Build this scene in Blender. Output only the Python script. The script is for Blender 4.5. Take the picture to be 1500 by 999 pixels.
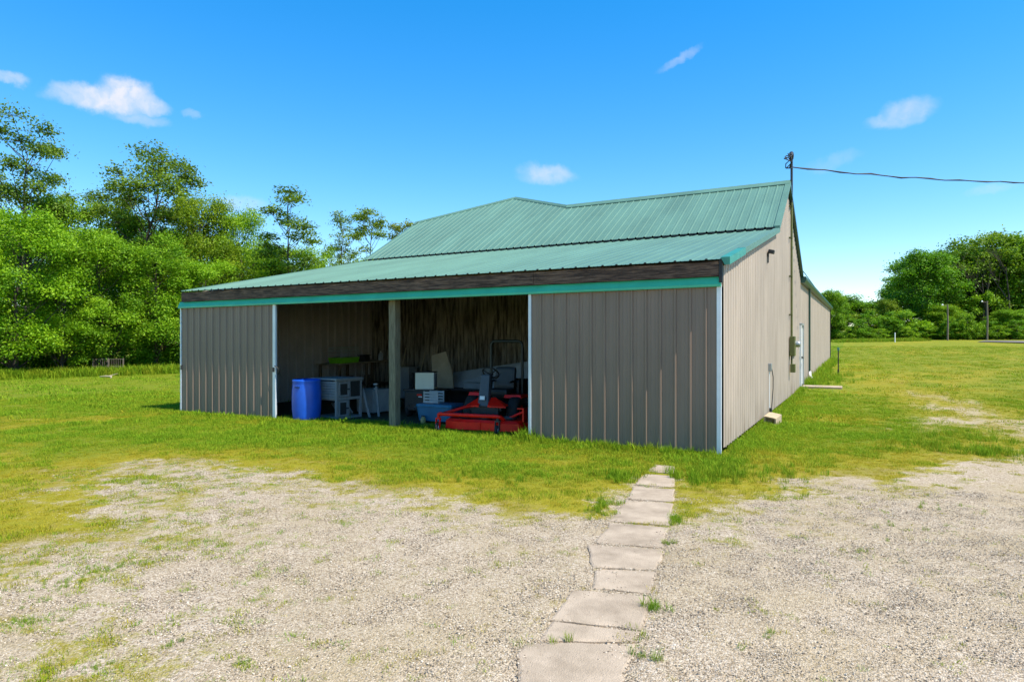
import bpy, bmesh, math, random
import numpy as np
from mathutils import Vector, Matrix, Euler

for o in list(bpy.data.objects): bpy.data.objects.remove(o)
SC = bpy.context.scene
COL = SC.collection
R = math.radians

# ------------------------------------------------------------------ camera
FPX = 940.0                      # focal length in pixels of the 1500 px wide photograph
HOR = 503.0                      # row of the horizon
YAW = math.atan(0.5372)
CX, CY, CZ = 1.72, -9.76, 1.58
RT = (math.cos(YAW), math.sin(YAW)); FW = (-math.sin(YAW), math.cos(YAW))
cam = bpy.data.cameras.new('camera'); cam_o = bpy.data.objects.new('camera', cam); COL.objects.link(cam_o)
cam_o.location = (CX, CY, CZ); cam_o.rotation_euler = (R(90), 0, YAW)
cam.sensor_fit = 'HORIZONTAL'; cam.sensor_width = 36; cam.lens = 36*FPX/1500
cam.shift_y = (HOR-499.5)/1500; cam.clip_end = 3000; cam.clip_start = 0.05
SC.camera = cam_o

# ------------------------------------------------------------------ light
SUN = Vector((1, -0.064, 1.5)).normalized()
sl = bpy.data.lights.new('sun', 'SUN'); sl.energy = 5.0; sl.angle = R(0.5); sl.color = (1, .92, .78)
so = bpy.data.objects.new('sun', sl); COL.objects.link(so)
so.rotation_euler = SUN.to_track_quat('Z', 'Y').to_euler(); so.location = (20, -5, 30)
SC.view_settings.view_transform = 'Standard'; SC.view_settings.look = 'None'
SC.view_settings.gamma = 1; SC.view_settings.exposure = 0.75
try: SC.view_settings.use_curve_mapping = False
except Exception: pass

def px_dir(x, y):
    a = (x-750)/FPX; b = (HOR-y)/FPX
    return Vector((a*RT[0]+FW[0], a*RT[1]+FW[1], b))
def pxw(x, y, Z):                       # point on the ray of a pixel at depth Z
    d = px_dir(x, y); return Vector((CX, CY, CZ)) + d*Z

W = bpy.data.worlds.new('World'); SC.world = W; W.use_nodes = True
nt = W.node_tree; nt.nodes.clear()
def wn(t, **k):
    n = nt.nodes.new(t)
    for a, b in k.items(): setattr(n, a, b)
    return n
sky = wn('ShaderNodeTexSky'); sky.sky_type = 'NISHITA'; sky.sun_disc = False
sky.sun_elevation = math.asin(SUN.z); sky.sun_rotation = math.atan2(SUN.x, SUN.y)
sky.altitude = 200; sky.air_density = 1.0; sky.dust_density = 0.0; sky.ozone_density = 2.0
hs = wn('ShaderNodeHueSaturation'); hs.inputs['Saturation'].default_value = 1.72; hs.inputs['Hue'].default_value = .503; hs.inputs['Value'].default_value = 1.84
gm_ = wn('ShaderNodeGamma'); gm_.inputs[1].default_value = .74; nt.links.new(sky.outputs[0], gm_.inputs[0]); nt.links.new(gm_.outputs[0], hs.inputs['Color'])
bg = wn('ShaderNodeBackground'); bg.inputs[1].default_value = 0.125
out = wn('ShaderNodeOutputWorld'); nt.links.new(bg.outputs[0], out.inputs[0])
tc = wn('ShaderNodeTexCoord')
nz = wn('ShaderNodeTexNoise'); nz.inputs['Scale'].default_value = 22; nz.inputs['Detail'].default_value = 6; nz.inputs['Roughness'].default_value = .62
nt.links.new(tc.outputs['Generated'], nz.inputs['Vector'])
sub = wn('ShaderNodeVectorMath', operation='SUBTRACT'); sub.inputs[1].default_value = (.5, .5, .5)
nt.links.new(nz.outputs['Color'], sub.inputs[0])
scl = wn('ShaderNodeVectorMath', operation='SCALE'); scl.inputs['Scale'].default_value = .034
nt.links.new(sub.outputs[0], scl.inputs[0])
addv = wn('ShaderNodeVectorMath', operation='ADD')
nt.links.new(tc.outputs['Generated'], addv.inputs[0]); nt.links.new(scl.outputs[0], addv.inputs[1])
clouds = [(150,146,54,17,0,.9),(183,136,34,18,0,.92),(208,150,32,13,0,.75),(120,145,40,12,0,.6),(200,172,36,10,0,.35),(12,113,22,9,0,.5),
          (280,165,12,5,0,.25),(803,255,36,14,5,.5),(785,258,24,9,0,.32),(1328,165,32,17,-8,.46),(1300,176,26,9,0,.34),(996,86,32,6,-24,.28),
          (1222,237,36,10,-12,.15),(355,298,30,11,0,.3),(1452,278,28,8,-5,.17)]
rs = random.Random(5)
for k in range(26):                    # the same scattered small clouds go on round the rest of the sky
    a = rs.uniform(45, 315)
    clouds.append(('az', a, rs.uniform(6, 50), rs.uniform(2, 4.5), rs.uniform(.7, 1.6), rs.uniform(-12, 12), rs.uniform(.3, .9)))
acc = None
for c in clouds:
    if c[0] == 'az':
        az = YAW + R(c[1]); el = R(c[2])
        d0 = Vector((-math.sin(az)*math.cos(el), math.cos(az)*math.cos(el), math.sin(el)))
        rx, ry, rot, st = R(c[3]), R(c[4]), c[5], c[6]
    else:
        d0 = px_dir(c[0], c[1]); ln = d0.length; d0.normalize()
        rx, ry, rot, st = c[2]*1.18/FPX/ln, c[3]*1.22/FPX/ln, c[4], c[5]
    u = Vector((-d0.y, d0.x, 0)).normalized()*-1; v = u.cross(d0).normalized()*1
    if v.z < 0: v = -v
    cr, sr = math.cos(R(-rot)), math.sin(R(-rot))
    u2 = u*cr + v*sr; v2 = v*cr - u*sr
    ln_ = []
    for vec, rad in ((u2, rx), (v2, ry)):
        n = wn('ShaderNodeVectorMath', operation='DOT_PRODUCT'); nt.links.new(addv.outputs[0], n.inputs[0]); n.inputs[1].default_value = vec/rad
        off = d0.dot(vec)/rad
        m = wn('ShaderNodeMath', operation='SUBTRACT'); nt.links.new(n.outputs['Value'], m.inputs[0]); m.inputs[1].default_value = off
        p = wn('ShaderNodeMath', operation='MULTIPLY'); nt.links.new(m.outputs[0], p.inputs[0]); nt.links.new(m.outputs[0], p.inputs[1]); ln_.append(p)
    s = wn('ShaderNodeMath', operation='ADD'); nt.links.new(ln_[0].outputs[0], s.inputs[0]); nt.links.new(ln_[1].outputs[0], s.inputs[1])
    mr = wn('ShaderNodeMapRange'); mr.interpolation_type = 'SMOOTHERSTEP'
    mr.inputs['From Min'].default_value = 1.5; mr.inputs['From Max'].default_value = -.25; mr.inputs['To Max'].default_value = st
    nt.links.new(s.outputs[0], mr.inputs['Value'])
    if acc is None: acc = mr.outputs[0]
    else:
        mx = wn('ShaderNodeMath', operation='MAXIMUM'); nt.links.new(acc, mx.inputs[0]); nt.links.new(mr.outputs[0], mx.inputs[1]); acc = mx.outputs[0]
nz2 = wn('ShaderNodeTexNoise'); nz2.inputs['Scale'].default_value = 60; nz2.inputs['Detail'].default_value = 5; nt.links.new(addv.outputs[0], nz2.inputs['Vector'])
mr2 = wn('ShaderNodeMapRange'); nt.links.new(nz2.outputs['Fac'], mr2.inputs['Value']); mr2.inputs['From Min'].default_value = .32; mr2.inputs['From Max'].default_value = .62; mr2.inputs['To Min'].default_value = .62; mr2.inputs['To Max'].default_value = 1.08
mul = wn('ShaderNodeMath', operation='MULTIPLY', use_clamp=True); nt.links.new(acc, mul.inputs[0]); nt.links.new(mr2.outputs[0], mul.inputs[1]); acc = mul.outputs[0]
mixc = wn('ShaderNodeMix', data_type='RGBA'); nt.links.new(acc, mixc.inputs[0]); nt.links.new(hs.outputs[0], mixc.inputs[6])
mixc.inputs[7].default_value = (4.3, 4.35, 4.75, 1)
nt.links.new(mixc.outputs[2], bg.inputs[0])

try:
    cy = SC.cycles; cy.max_bounces = 4; cy.diffuse_bounces = 3; cy.glossy_bounces = 2; cy.transmission_bounces = 3; cy.transparent_max_bounces = 4
except Exception: pass
# ------------------------------------------------------------------ numeric noise
def _hash(ix, iy, seed):
    h = (ix.astype(np.int64)*374761393 + iy.astype(np.int64)*668265263 + seed*144665) & 0xffffffff
    h = ((h ^ (h >> 13))*1274126177) & 0xffffffff
    return ((h ^ (h >> 16)) & 0xffff)/65535.0
def vnoise(x, y, seed=0):
    ix = np.floor(x); iy = np.floor(y); fx = x-ix; fy = y-iy
    fx = fx*fx*(3-2*fx); fy = fy*fy*(3-2*fy)
    a = _hash(ix, iy, seed); b = _hash(ix+1, iy, seed); c = _hash(ix, iy+1, seed); d = _hash(ix+1, iy+1, seed)
    return (a*(1-fx)+b*fx)*(1-fy) + (c*(1-fx)+d*fx)*fy
def fbm(x, y, f, o=4, seed=0):
    s = 0; a = .5; t = 0
    for i in range(o):
        s = s + a*vnoise(x*f+17.3*i, y*f-9.1*i, seed+i); t += a; a *= .55; f *= 2.03
    return s/t
def sstep(a, b, x):
    t = np.clip((x-a)/(b-a), 0, 1); return t*t*(3-2*t)

# ------------------------------------------------------------------ ground shape and masks
HK = np.array([(-400,-.06),(8,-.06),(15,.07),(42,.42),(70,1.2),(92,1.95),(112,2.15),(150,4.2),(240,7.5),(1500,9)])
def gh(x, y):
    x = np.asarray(x, float); y = np.asarray(y, float)
    h = np.interp(y, HK[:,0], HK[:,1])
    h = h + (fbm(x, y, .35, 3, 3)-.5)*.05 + (fbm(x, y, .05, 2, 8)-.5)*.1*sstep(20, 60, np.hypot(x, y))
    return h
def g1(x, y): return float(gh(np.array([x]), np.array([y]))[0])
def pxg(x, y):                          # a pixel's point on the ground
    d = px_dir(x, y); t = 1.0; last = None
    while t < 300:
        p = Vector((CX, CY, CZ)) + d*t
        if p.z <= np.interp(p.y, HK[:,0], HK[:,1]): return p
        t *= 1.004
    return p
GP = [(-300,850),(0,812),(85,775),(60,715),(95,690),(200,676),(300,676),(420,692),(520,712),(640,730),(760,746),(850,752),(895,735),(925,702),(985,704),(992,748),(1080,724),(1180,709),(1280,699),(1380,684),(1500,664),(1800,632)]
GPOLY = np.array([pxg(x, y)[:2] for x, y in GP] + [(16,-14),(8,-30),(-8,-30),(-9,-14)])
def sdist(x, y, P):                     # signed distance, positive inside
    d = np.full(x.shape, 1e9); ins = np.zeros(x.shape, bool)
    for i in range(len(P)):
        ax, ay = P[i]; bx, by = P[(i+1) % len(P)]
        ex, ey = bx-ax, by-ay; t = np.clip(((x-ax)*ex+(y-ay)*ey)/(ex*ex+ey*ey+1e-9), 0, 1)
        d = np.minimum(d, np.hypot(x-ax-t*ex, y-ay-t*ey))
        c = ((ay > y) != (by > y)) & (x < (bx-ax)*(y-ay)/(by-ay+1e-12)+ax); ins ^= c
    return np.where(ins, d, -d)
def px_xy(x, y):                        # world -> cam right/forward
    dx, dy = x-CX, y-CY
    return dx*RT[0]+dy*RT[1], dx*FW[0]+dy*FW[1]
# concrete slab outlines, by pixel
SLABS = [[(760,1014),(757,962),(768,945),(930,947),(914,1014)], [(790,942),(806,914),(938,930),(931,944)],
         [(806,911),(836,867),(954,877),(938,927)], [(868,866),(872,838),(964,841),(955,874)], [(868,835),(858,799),(972,807),(964,838)], [(872,796),(893,765),(981,773),(972,804)],
         [(894,762),(917,732),(986,737),(981,770)], [(918,729),(928,712),(988,716),(987,734)], [(930,709),(944,694),(988,697),(988,713)], [(948,690),(958,680),(988,682),(988,693)]]
SLABW = [np.array([pxg(x, y)[:2] for x, y in s]) for s in SLABS]
trk = pxg(1475, 625)
def masks(x, y):
    sd = sdist(x, y, GPOLY)
    n1 = fbm(x, y, .9, 4, 11)-.5; n2 = fbm(x, y, 4.0, 4, 21)-.5; n3 = fbm(x, y, 14, 3, 31)-.5
    grav = sstep(-.35, .45, sd + n1*.9 + n2*.8 + n3*.7)
    r, f = px_xy(x, y); pxx = 750+FPX*r/np.maximum(f, .5)
    left = sstep(520, 60, pxx)*sstep(0, 1, sd+2)
    # moss and weeds working into the gravel
    weed = sstep(.44, .66, fbm(x, y, 1.3, 4, 41)*.45+fbm(x, y, 7, 3, 47)*.55 + left*.07-.02)*(.24+.46*left)
    band = sstep(2.0, .1, sd)*sstep(.42, .62, fbm(x, y, 2.8, 4, 53)*.5+fbm(x, y, 9, 3, 57)*.5)*.75
    grav = grav*(1-np.clip(weed+band*.7, 0, .9))
    # bare patch on the track to the right, thin spots in the lawn
    rr, ff = px_xy(np.array(trk.x), np.array(trk.y))
    tr = np.exp(-(((r-rr)/2.6)**2+((f-ff)/2.6)**2))
    grav = np.maximum(grav, sstep(.30, .95, tr*.75+n1*.7+n2*.7)*.75)
    tp_ = [pxg(*q) for q in ((1600,652),(1480,622),(1400,598),(1345,575))]; dt = np.full(x.shape, 1e9)
    for a_, b_ in zip(tp_[:-1], tp_[1:]):
        ex, ey = b_.x-a_.x, b_.y-a_.y; t_ = np.clip(((x-a_.x)*ex+(y-a_.y)*ey)/(ex*ex+ey*ey), 0, 1); dt = np.minimum(dt, np.hypot(x-a_.x-t_*ex, y-a_.y-t_*ey))
    worn = np.exp(-(dt/1.5)**2)
    grav = np.maximum(grav, sstep(.45, 1.0, worn*.75+n1*.9+n2*.7)*.62)
    dry = sstep(-2.3, -.15, sd + n1*1.2)*.85
    dry = np.maximum(dry, worn*.9)
    dry = np.maximum(dry, sstep(.48, .70, fbm(x, y, .55, 4, 61)+n2*.12)*.75)
    dry = np.maximum(dry, .34*sstep(12, 25, np.hypot(x, y)))
    # greener, longer grass close to the barn front and the side wall
    near = np.exp(-np.maximum(0, np.where((x < .3) & (x > -13), -y, 9))/0.75)
    near = np.maximum(near, np.exp(-np.maximum(0, np.where((y > -.4) & (y < 44), x, 9))/0.6))
    dry = dry*(1-.85*np.clip(near, 0, 1))
    pt = pxg(1330, 560)
    rr2, ff2 = px_xy(np.array(pt.x), np.array(pt.y))
    dry = np.maximum(dry, .95*np.exp(-(((r-rr2)/3.5)**2+((f-ff2)/7)**2))*sstep(.3, .6, fbm(x, y, .8, 3, 71)))
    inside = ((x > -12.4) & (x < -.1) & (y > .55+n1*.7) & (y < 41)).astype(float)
    return grav*(1-inside), np.clip(dry, 0, 1), inside, near

# ------------------------------------------------------------------ mesh helpers
def link(o, parent=None):
    COL.objects.link(o)
    if parent is not None: o.parent = parent
    return o
def tag(o, label=None, cat=None, group=None, kind=None):
    if label: o['label'] = label
    if cat: o['category'] = cat
    if group: o['group'] = group
    if kind: o['kind'] = kind
    return o
def empty(name, loc=(0,0,0), rz=0, label=None, cat=None, group=None):
    o = bpy.data.objects.new(name, None); o.empty_display_size = .2; link(o)
    o.location = loc; o.rotation_euler = (0, 0, rz)
    return tag(o, label, cat, group)
class MB:
    def __init__(s): s.v = []; s.f = []; s.sm = []
    def add(s, vs, fs, smooth=False):
        b = len(s.v); s.v += [tuple(v) for v in vs]; s.f += [tuple(i+b for i in f) for f in fs]; s.sm += [smooth]*len(fs); return s
    def box(s, c, d, rot=None, bev=0, taper=None):
        bm = bmesh.new(); bmesh.ops.create_cube(bm, size=1)
        for v in bm.verts:
            t = (taper if taper and v.co.z > 0 else (1, 1))
            v.co = Vector((v.co.x*d[0]*t[0], v.co.y*d[1]*t[1], v.co.z*d[2]))
        if bev: bmesh.ops.bevel(bm, geom=list(bm.edges), offset=bev, segments=2, affect='EDGES', profile=.6)
        M = Matrix.Translation(c) @ (Euler(rot).to_matrix().to_4x4() if rot else Matrix())
        bm.verts.index_update()
        s.add([M @ v.co for v in bm.verts], [[v.index for v in f.verts] for f in bm.faces]); bm.free(); return s
    def tube(s, pts, rad, n=8, closed=False, cap=True):
        pts = [Vector(p) for p in pts]; m = len(pts); rad = rad if hasattr(rad, '__len__') else [rad]*m
        vs = []; fs = []; up = Vector((0,0,1)); last = None
        for i in range(m):
            a = pts[(i-1) % m] if (closed or i) else pts[0]; b = pts[(i+1) % m] if (closed or i < m-1) else pts[-1]
            t = (b-a).normalized()
            if last is None:
                u = t.cross(Vector((0,0,1)) if abs(t.z) < .9 else Vector((1,0,0))).normalized()
            else: u = (last - t*last.dot(t)).normalized()
            last = u; w = t.cross(u)
            for k in range(n):
                q = 2*math.pi*k/n; vs.append(pts[i]+(u*math.cos(q)+w*math.sin(q))*rad[i])
        for i in range(m if closed else m-1):
            for k in range(n):
                j = (i+1) % m; fs.append((i*n+k, i*n+(k+1) % n, j*n+(k+1) % n, j*n+k))
        s.add(vs, fs, True)
        if cap and not closed: s.add(vs[:n], [tuple(range(n))[::-1]]); s.add(vs[-n:], [tuple(range(n))])
        return s
    def lathe(s, prof, c=(0,0,0), n=24, axis='z'):
        vs = []; fs = []; m = len(prof)
        for r, z in prof:
            for k in range(n):
                q = 2*math.pi*k/n; p = (r*math.cos(q), r*math.sin(q), z)
                if axis == 'x': p = (p[2], p[0], p[1])
                if axis == 'y': p = (p[0], p[2], p[1])
                vs.append((p[0]+c[0], p[1]+c[1], p[2]+c[2]))
        for i in range(m-1):
            for k in range(n): fs.append((i*n+k, i*n+(k+1) % n, (i+1)*n+(k+1) % n, (i+1)*n+k))
        return s.add(vs, fs, True)
    def prism(s, out, z0, z1, top=None):
        n = len(out); top = top or out
        vs = [(x, y, z0) for x, y in out] + [(x, y, z1) for x, y in top]
        return s.add(vs, [tuple(range(n))[::-1], tuple(range(n, 2*n))] + [(i, (i+1) % n, n+(i+1) % n, n+i) for i in range(n)])
    def quad(s, *p): return s.add(p, [tuple(range(len(p)))])
    def build(s, name, mat, parent=None):
        me = bpy.data.meshes.new(name); me.from_pydata(s.v, [], s.f)
        me.polygons.foreach_set('use_smooth', s.sm); me.materials.append(mat); me.update()
        return link(bpy.data.objects.new(name, me), parent)

# ------------------------------------------------------------------ materials
MATS = {}
def mat(name, col, rough=.6, metal=0, var=.12, scale=6, bump=0, bscale=60, stretch=(1,1,1), col2=None, spec=.5, coat=0, lo=.35, hi=.65):
    if name in MATS: return MATS[name]
    m = bpy.data.materials.new(name); m.use_nodes = True; n = m.node_tree.nodes; l = m.node_tree.links
    b = n['Principled BSDF']; b.inputs['Roughness'].default_value = rough; b.inputs['Metallic'].default_value = metal
    b.inputs['Specular IOR Level'].default_value = spec; b.inputs['Coat Weight'].default_value = coat
    t = n.new('ShaderNodeTexCoord'); mp = n.new('ShaderNodeMapping'); mp.inputs['Scale'].default_value = stretch
    l.new(t.outputs['Object'], mp.inputs[0])
    x = n.new('ShaderNodeTexNoise'); x.inputs['Scale'].default_value = scale; x.inputs['Detail'].default_value = 6; x.inputs['Roughness'].default_value = .65
    l.new(mp.outputs[0], x.inputs['Vector'])
    r = n.new('ShaderNodeValToRGB'); r.color_ramp.elements[0].position = lo; r.color_ramp.elements[1].position = hi
    c2 = col2 or tuple(min(1, c*(1+var)) for c in col); c1 = col if col2 else tuple(c*(1-var) for c in col)
    r.color_ramp.elements[0].color = (*c1, 1); r.color_ramp.elements[1].color = (*c2, 1)
    l.new(x.outputs['Fac'], r.inputs[0]); l.new(r.outputs[0], b.inputs['Base Color'])
    if bump:
        y = n.new('ShaderNodeTexNoise'); y.inputs['Scale'].default_value = bscale; y.inputs['Detail'].default_value = 4
        l.new(mp.outputs[0], y.inputs['Vector'])
        bp = n.new('ShaderNodeBump'); bp.inputs['Strength'].default_value = bump; bp.inputs['Distance'].default_value = .01
        l.new(y.outputs['Fac'], bp.inputs['Height']); l.new(bp.outputs[0], b.inputs['Normal'])
    MATS[name] = m; return m
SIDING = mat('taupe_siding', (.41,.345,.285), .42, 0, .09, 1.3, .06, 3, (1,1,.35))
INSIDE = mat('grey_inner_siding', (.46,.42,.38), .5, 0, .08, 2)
DOORSHADED = mat('taupe_door_siding_shaded', (.215,.150,.110), .42, 0, .09, 1.6, .06, 3, (1,1,.35))  # side wall siding darkened: the front's shade is painted into the door colour
ROOF = mat('green_roof_metal', (.092,.188,.142), .5, 0, .13, .7, .06, 2, (1.6,.25,1), spec=.32)
TRIMG = mat('green_trim', (.05,.43,.235), .4, 0, .10, 2.2, .05, 4)
DGREEN = mat('dark_green_trim', (.012,.062,.045), .4, 0, .15, 3)
GALV = mat('pale_galvanised', (.62,.68,.72), .35, .15, .06, 4)
BLACKT = mat('black_edge', (.012,.014,.014), .6)
FASCIA = mat('weathered_fascia', (.045,.024,.016), .85, 0, .3, 5, .6, 40, (.7,6,9), (.27,.165,.11), lo=.42, hi=.74)
POSTM = mat('weathered_post', (.11,.092,.055), .9, 0, .3, 7, .5, 40, (6,6,.5), (.23,.20,.13))
BOARDM = mat('peeling_paint_boards', (.065,.055,.038), .9, 0, .3, 2.2, .5, 30, (6,1,.55), (.42,.385,.295), lo=.40, hi=.68)
TIMBER = mat('rafter_timber', (.16,.11,.065), .9, 0, .25, 5, .3, 30, (4,4,.6))
WHITE = mat('white_paint', (.74,.75,.74), .45, 0, .05, 5)
OLIVE = mat('olive_conduit', (.10,.11,.025), .5, 0, .2, 6)
GREYM = mat('grey_metal', (.32,.34,.34), .4, .5, .1, 5)
DARKM = mat('dark_metal', (.02,.022,.024), .5, 0, .2, 8)
BLACKP = mat('black_plastic', (.010,.013,.014), .55, 0, .2, 8)
RUBBER = mat('rubber', (.014,.014,.014), .8, 0, .2, 20)
RED = mat('red_paint', (.80,.010,.004), .4, 0, .12, 5, spec=.3)
BLUEB = mat('blue_barrel', (.008,.085,.50), .4, 0, .1, 3)
TEAL = mat('teal_blue_plastic', (.012,.12,.22), .5, 0, .12, 4)
GREENP = mat('lime_plastic', (.20,.60,.012), .45, 0, .1, 5)
HUTCH = mat('grey_painted_wood', (.21,.22,.225), .75, 0, .14, 6, .2, 40, (3,3,1))
CARD = mat('cardboard', (.36,.30,.20), .85, 0, .1, 5)
PALEP = mat('pale_panel', (.30,.335,.35), .6, 0, .12, 3)
CREAMB = mat('cream_enamel', (.58,.60,.50), .45, 0, .05, 3)
CONC = mat('concrete', (.22,.17,.115), .95, 0, .2, 3.5, .8, 120, (1,1,1), (.42,.335,.245), lo=.25, hi=.62)
BLOCKM = mat('block_concrete', (.42,.33,.22), .95, 0, .15, 9, .4, 60)
WOODU = mat('utility_pole_wood', (.15,.12,.085), .9, 0, .25, 5, .3, 30, (5,5,.4))
WIRE = mat('wire_black', (.008,.012,.02), .6)
BARK = mat('bark', (.055,.043,.032), .95, 0, .3, 9, .6, 30, (4,4,.7))
GREYROAD = mat('grey_road', (.13,.115,.095), .9, 0, .1, 2)
MESH = mat('hutch_mesh', (.02,.022,.022), .7, 0, .2, 10)
STRAW = mat('pale_deadwood', (.42,.36,.24), .9)

def dirt(m):
    n = m.node_tree.nodes; l = m.node_tree.links; b = n['Principled BSDF']
    src = b.inputs['Base Color'].links[0].from_socket
    tc_ = n.new('ShaderNodeNewGeometry'); sp = n.new('ShaderNodeSeparateXYZ'); l.new(tc_.outputs['Position'], sp.inputs[0])
    mp = n.new('ShaderNodeMapping'); mp.inputs['Scale'].default_value = (9, 9, .7); l.new(tc_.outputs['Position'], mp.inputs[0])
    x = n.new('ShaderNodeTexNoise'); x.inputs['Scale'].default_value = 1; x.inputs['Detail'].default_value = 6; l.new(mp.outputs[0], x.inputs['Vector'])
    r1 = n.new('ShaderNodeMapRange'); l.new(sp.outputs[2], r1.inputs[0]); r1.inputs[1].default_value = .55; r1.inputs[2].default_value = 0; r1.inputs[3].default_value = 0; r1.inputs[4].default_value = .8
    r2 = n.new('ShaderNodeMapRange'); l.new(x.outputs['Fac'], r2.inputs[0]); r2.inputs[1].default_value = .45; r2.inputs[2].default_value = .75
    a = n.new('ShaderNodeMath'); a.operation = 'ADD'; l.new(r1.outputs[0], a.inputs[0]); a.inputs[1].default_value = .22
    k = n.new('ShaderNodeMath'); k.operation = 'MULTIPLY'; k.use_clamp = True; l.new(a.outputs[0], k.inputs[0]); l.new(r2.outputs[0], k.inputs[1])
    mx = n.new('ShaderNodeMix'); mx.data_type = 'RGBA'; l.new(k.outputs[0], mx.inputs[0]); l.new(src, mx.inputs[6]); mx.inputs[7].default_value = (.17,.125,.08,1)
    l.new(mx.outputs[2], b.inputs['Base Color'])
dirt(SIDING); dirt(DOORSHADED)
def attr(n, name, t='GEOMETRY'):
    a = n.new('ShaderNodeAttribute'); a.attribute_name = name; a.attribute_type = t; return a
def mixrgb(n, l, fac, a, b):
    x = n.new('ShaderNodeMix'); x.data_type = 'RGBA'
    for i, v in ((0, fac), (6, a), (7, b)):
        if hasattr(v, 'links') or hasattr(v, 'is_linked'): l.new(v, x.inputs[i])
        else: x.inputs[i].default_value = v if i == 0 else (*v, 1)
    return x.outputs[2]
def noise(n, l, vec, scale, detail=5, rough=.6):
    x = n.new('ShaderNodeTexNoise'); x.inputs['Scale'].default_value = scale; x.inputs['Detail'].default_value = detail; x.inputs['Roughness'].default_value = rough
    l.new(vec, x.inputs['Vector']); return x.outputs['Fac']
def ramp(n, l, f, stops):
    r = n.new('ShaderNodeValToRGB'); e = r.color_ramp.elements
    while len(e) < len(stops): e.new(.5)
    for i, (p, c) in enumerate(stops): e[i].position = p; e[i].color = (*c, 1)
    l.new(f, r.inputs[0]); return r.outputs[0]
def mth(n, l, op, a, b):
    x = n.new('ShaderNodeMath'); x.operation = op
    for i, v in enumerate((a, b)):
        if isinstance(v, (int, float)): x.inputs[i].default_value = v
        else: l.new(v, x.inputs[i])
    return x.outputs[0]

def ground_material():
    m = bpy.data.materials.new('lawn_and_gravel'); m.use_nodes = True; n = m.node_tree.nodes; l = m.node_tree.links
    b = n['Principled BSDF']; b.inputs['Roughness'].default_value = .95; b.inputs['Specular IOR Level'].default_value = .15
    t = n.new('ShaderNodeTexCoord').outputs['Object']
    nf = noise(n, l, t, 45, 4, .7); nm = noise(n, l, t, 5, 5, .65); nl = noise(n, l, t, .8, 4)
    grass = mixrgb(n, l, nf, (.06,.10,.004), (.24,.28,.014))
    dryc = mixrgb(n, l, nf, (.13,.125,.010), (.42,.345,.022))
    soil = mixrgb(n, l, nm, (.17,.12,.06), (.30,.23,.12))
    dm = mth(n, l, 'ADD', attr(n, 'dry').outputs['Fac'], mth(n, l, 'MULTIPLY', mth(n, l, 'SUBTRACT', nm, .5), .9))
    r1 = n.new('ShaderNodeMapRange'); l.new(dm, r1.inputs[0]); r1.inputs[1].default_value = .15; r1.inputs[2].default_value = .95
    g = mixrgb(n, l, r1.outputs[0], grass, dryc)
    sp = n.new('ShaderNodeMapRange'); l.new(mth(n, l, 'MULTIPLY', dm, nl), sp.inputs[0]); sp.inputs[1].default_value = .42; sp.inputs[2].default_value = .62; sp.inputs[4].default_value = .55
    g = mixrgb(n, l, sp.outputs[0], g, soil)
    vo = n.new('ShaderNodeTexVoronoi'); vo.inputs['Scale'].default_value = 85; l.new(t, vo.inputs['Vector'])
    vs = n.new('ShaderNodeSeparateColor'); l.new(vo.outputs['Color'], vs.inputs[0])
    stone = ramp(n, l, vs.outputs[0], [(0,(.14,.105,.07)),(.3,(.35,.28,.20)),(.7,(.47,.39,.295)),(1,(.62,.54,.44))])
    stone = mixrgb(n, l, mth(n, l, 'MULTIPLY', nm, .40), stone, (.42,.325,.21))
    stone = mixrgb(n, l, ramp(n, l, nl, [(.38,(0,0,0)),(.72,(.6,.6,.6))]), stone, (.35,.275,.15))
    nq = noise(n, l, t, 16, 6, .75)
    gm = mth(n, l, 'ADD', attr(n, 'gravel').outputs['Fac'], mth(n, l, 'MULTIPLY', mth(n, l, 'SUBTRACT', mth(n, l, 'ADD', mth(n, l, 'MULTIPLY', nf, .5), mth(n, l, 'MULTIPLY', nq, .5)), .5), 2.6))
    r2 = n.new('ShaderNodeMapRange'); l.new(gm, r2.inputs[0]); r2.inputs[1].default_value = .18; r2.inputs[2].default_value = .70
    c = mixrgb(n, l, r2.outputs[0], g, stone)
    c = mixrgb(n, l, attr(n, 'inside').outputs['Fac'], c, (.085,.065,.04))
    l.new(c, b.inputs['Base Color'])
    bp = n.new('ShaderNodeBump'); bp.inputs['Strength'].default_value = .8; bp.inputs['Distance'].default_value = .02
    hh = mth(n, l, 'ADD', mth(n, l, 'MULTIPLY', vo.outputs['Distance'], -.6), nf)
    l.new(hh, bp.inputs['Height']); l.new(bp.outputs[0], b.inputs['Normal'])
    return m

def leaf_material(name, c0, c1, c2, trans=.35):
    m = bpy.data.materials.new(name); m.use_nodes = True; n = m.node_tree.nodes; l = m.node_tree.links
    b = n['Principled BSDF']; b.inputs['Roughness'].default_value = .55; b.inputs['Specular IOR Level'].default_value = .3
    col = ramp(n, l, attr(n, 'tint').outputs['Fac'], [(0,c0),(.5,c1),(1,c2)])
    oi = n.new('ShaderNodeObjectInfo')
    mx = n.new('ShaderNodeMix'); mx.data_type = 'RGBA'; mx.blend_type = 'MULTIPLY'; mx.inputs[0].default_value = 1
    l.new(col, mx.inputs[6]); l.new(oi.outputs['Color'], mx.inputs[7]); l.new(mx.outputs[2], b.inputs['Base Color'])
    tr = n.new('ShaderNodeBsdfTranslucent'); l.new(mx.outputs[2], tr.inputs[0])
    ms = n.new('ShaderNodeMixShader'); ms.inputs[0].default_value = trans
    l.new(b.outputs[0], ms.inputs[1]); l.new(tr.outputs[0], ms.inputs[2]); l.new(ms.outputs[0], n['Material Output'].inputs[0])
    return m
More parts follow.
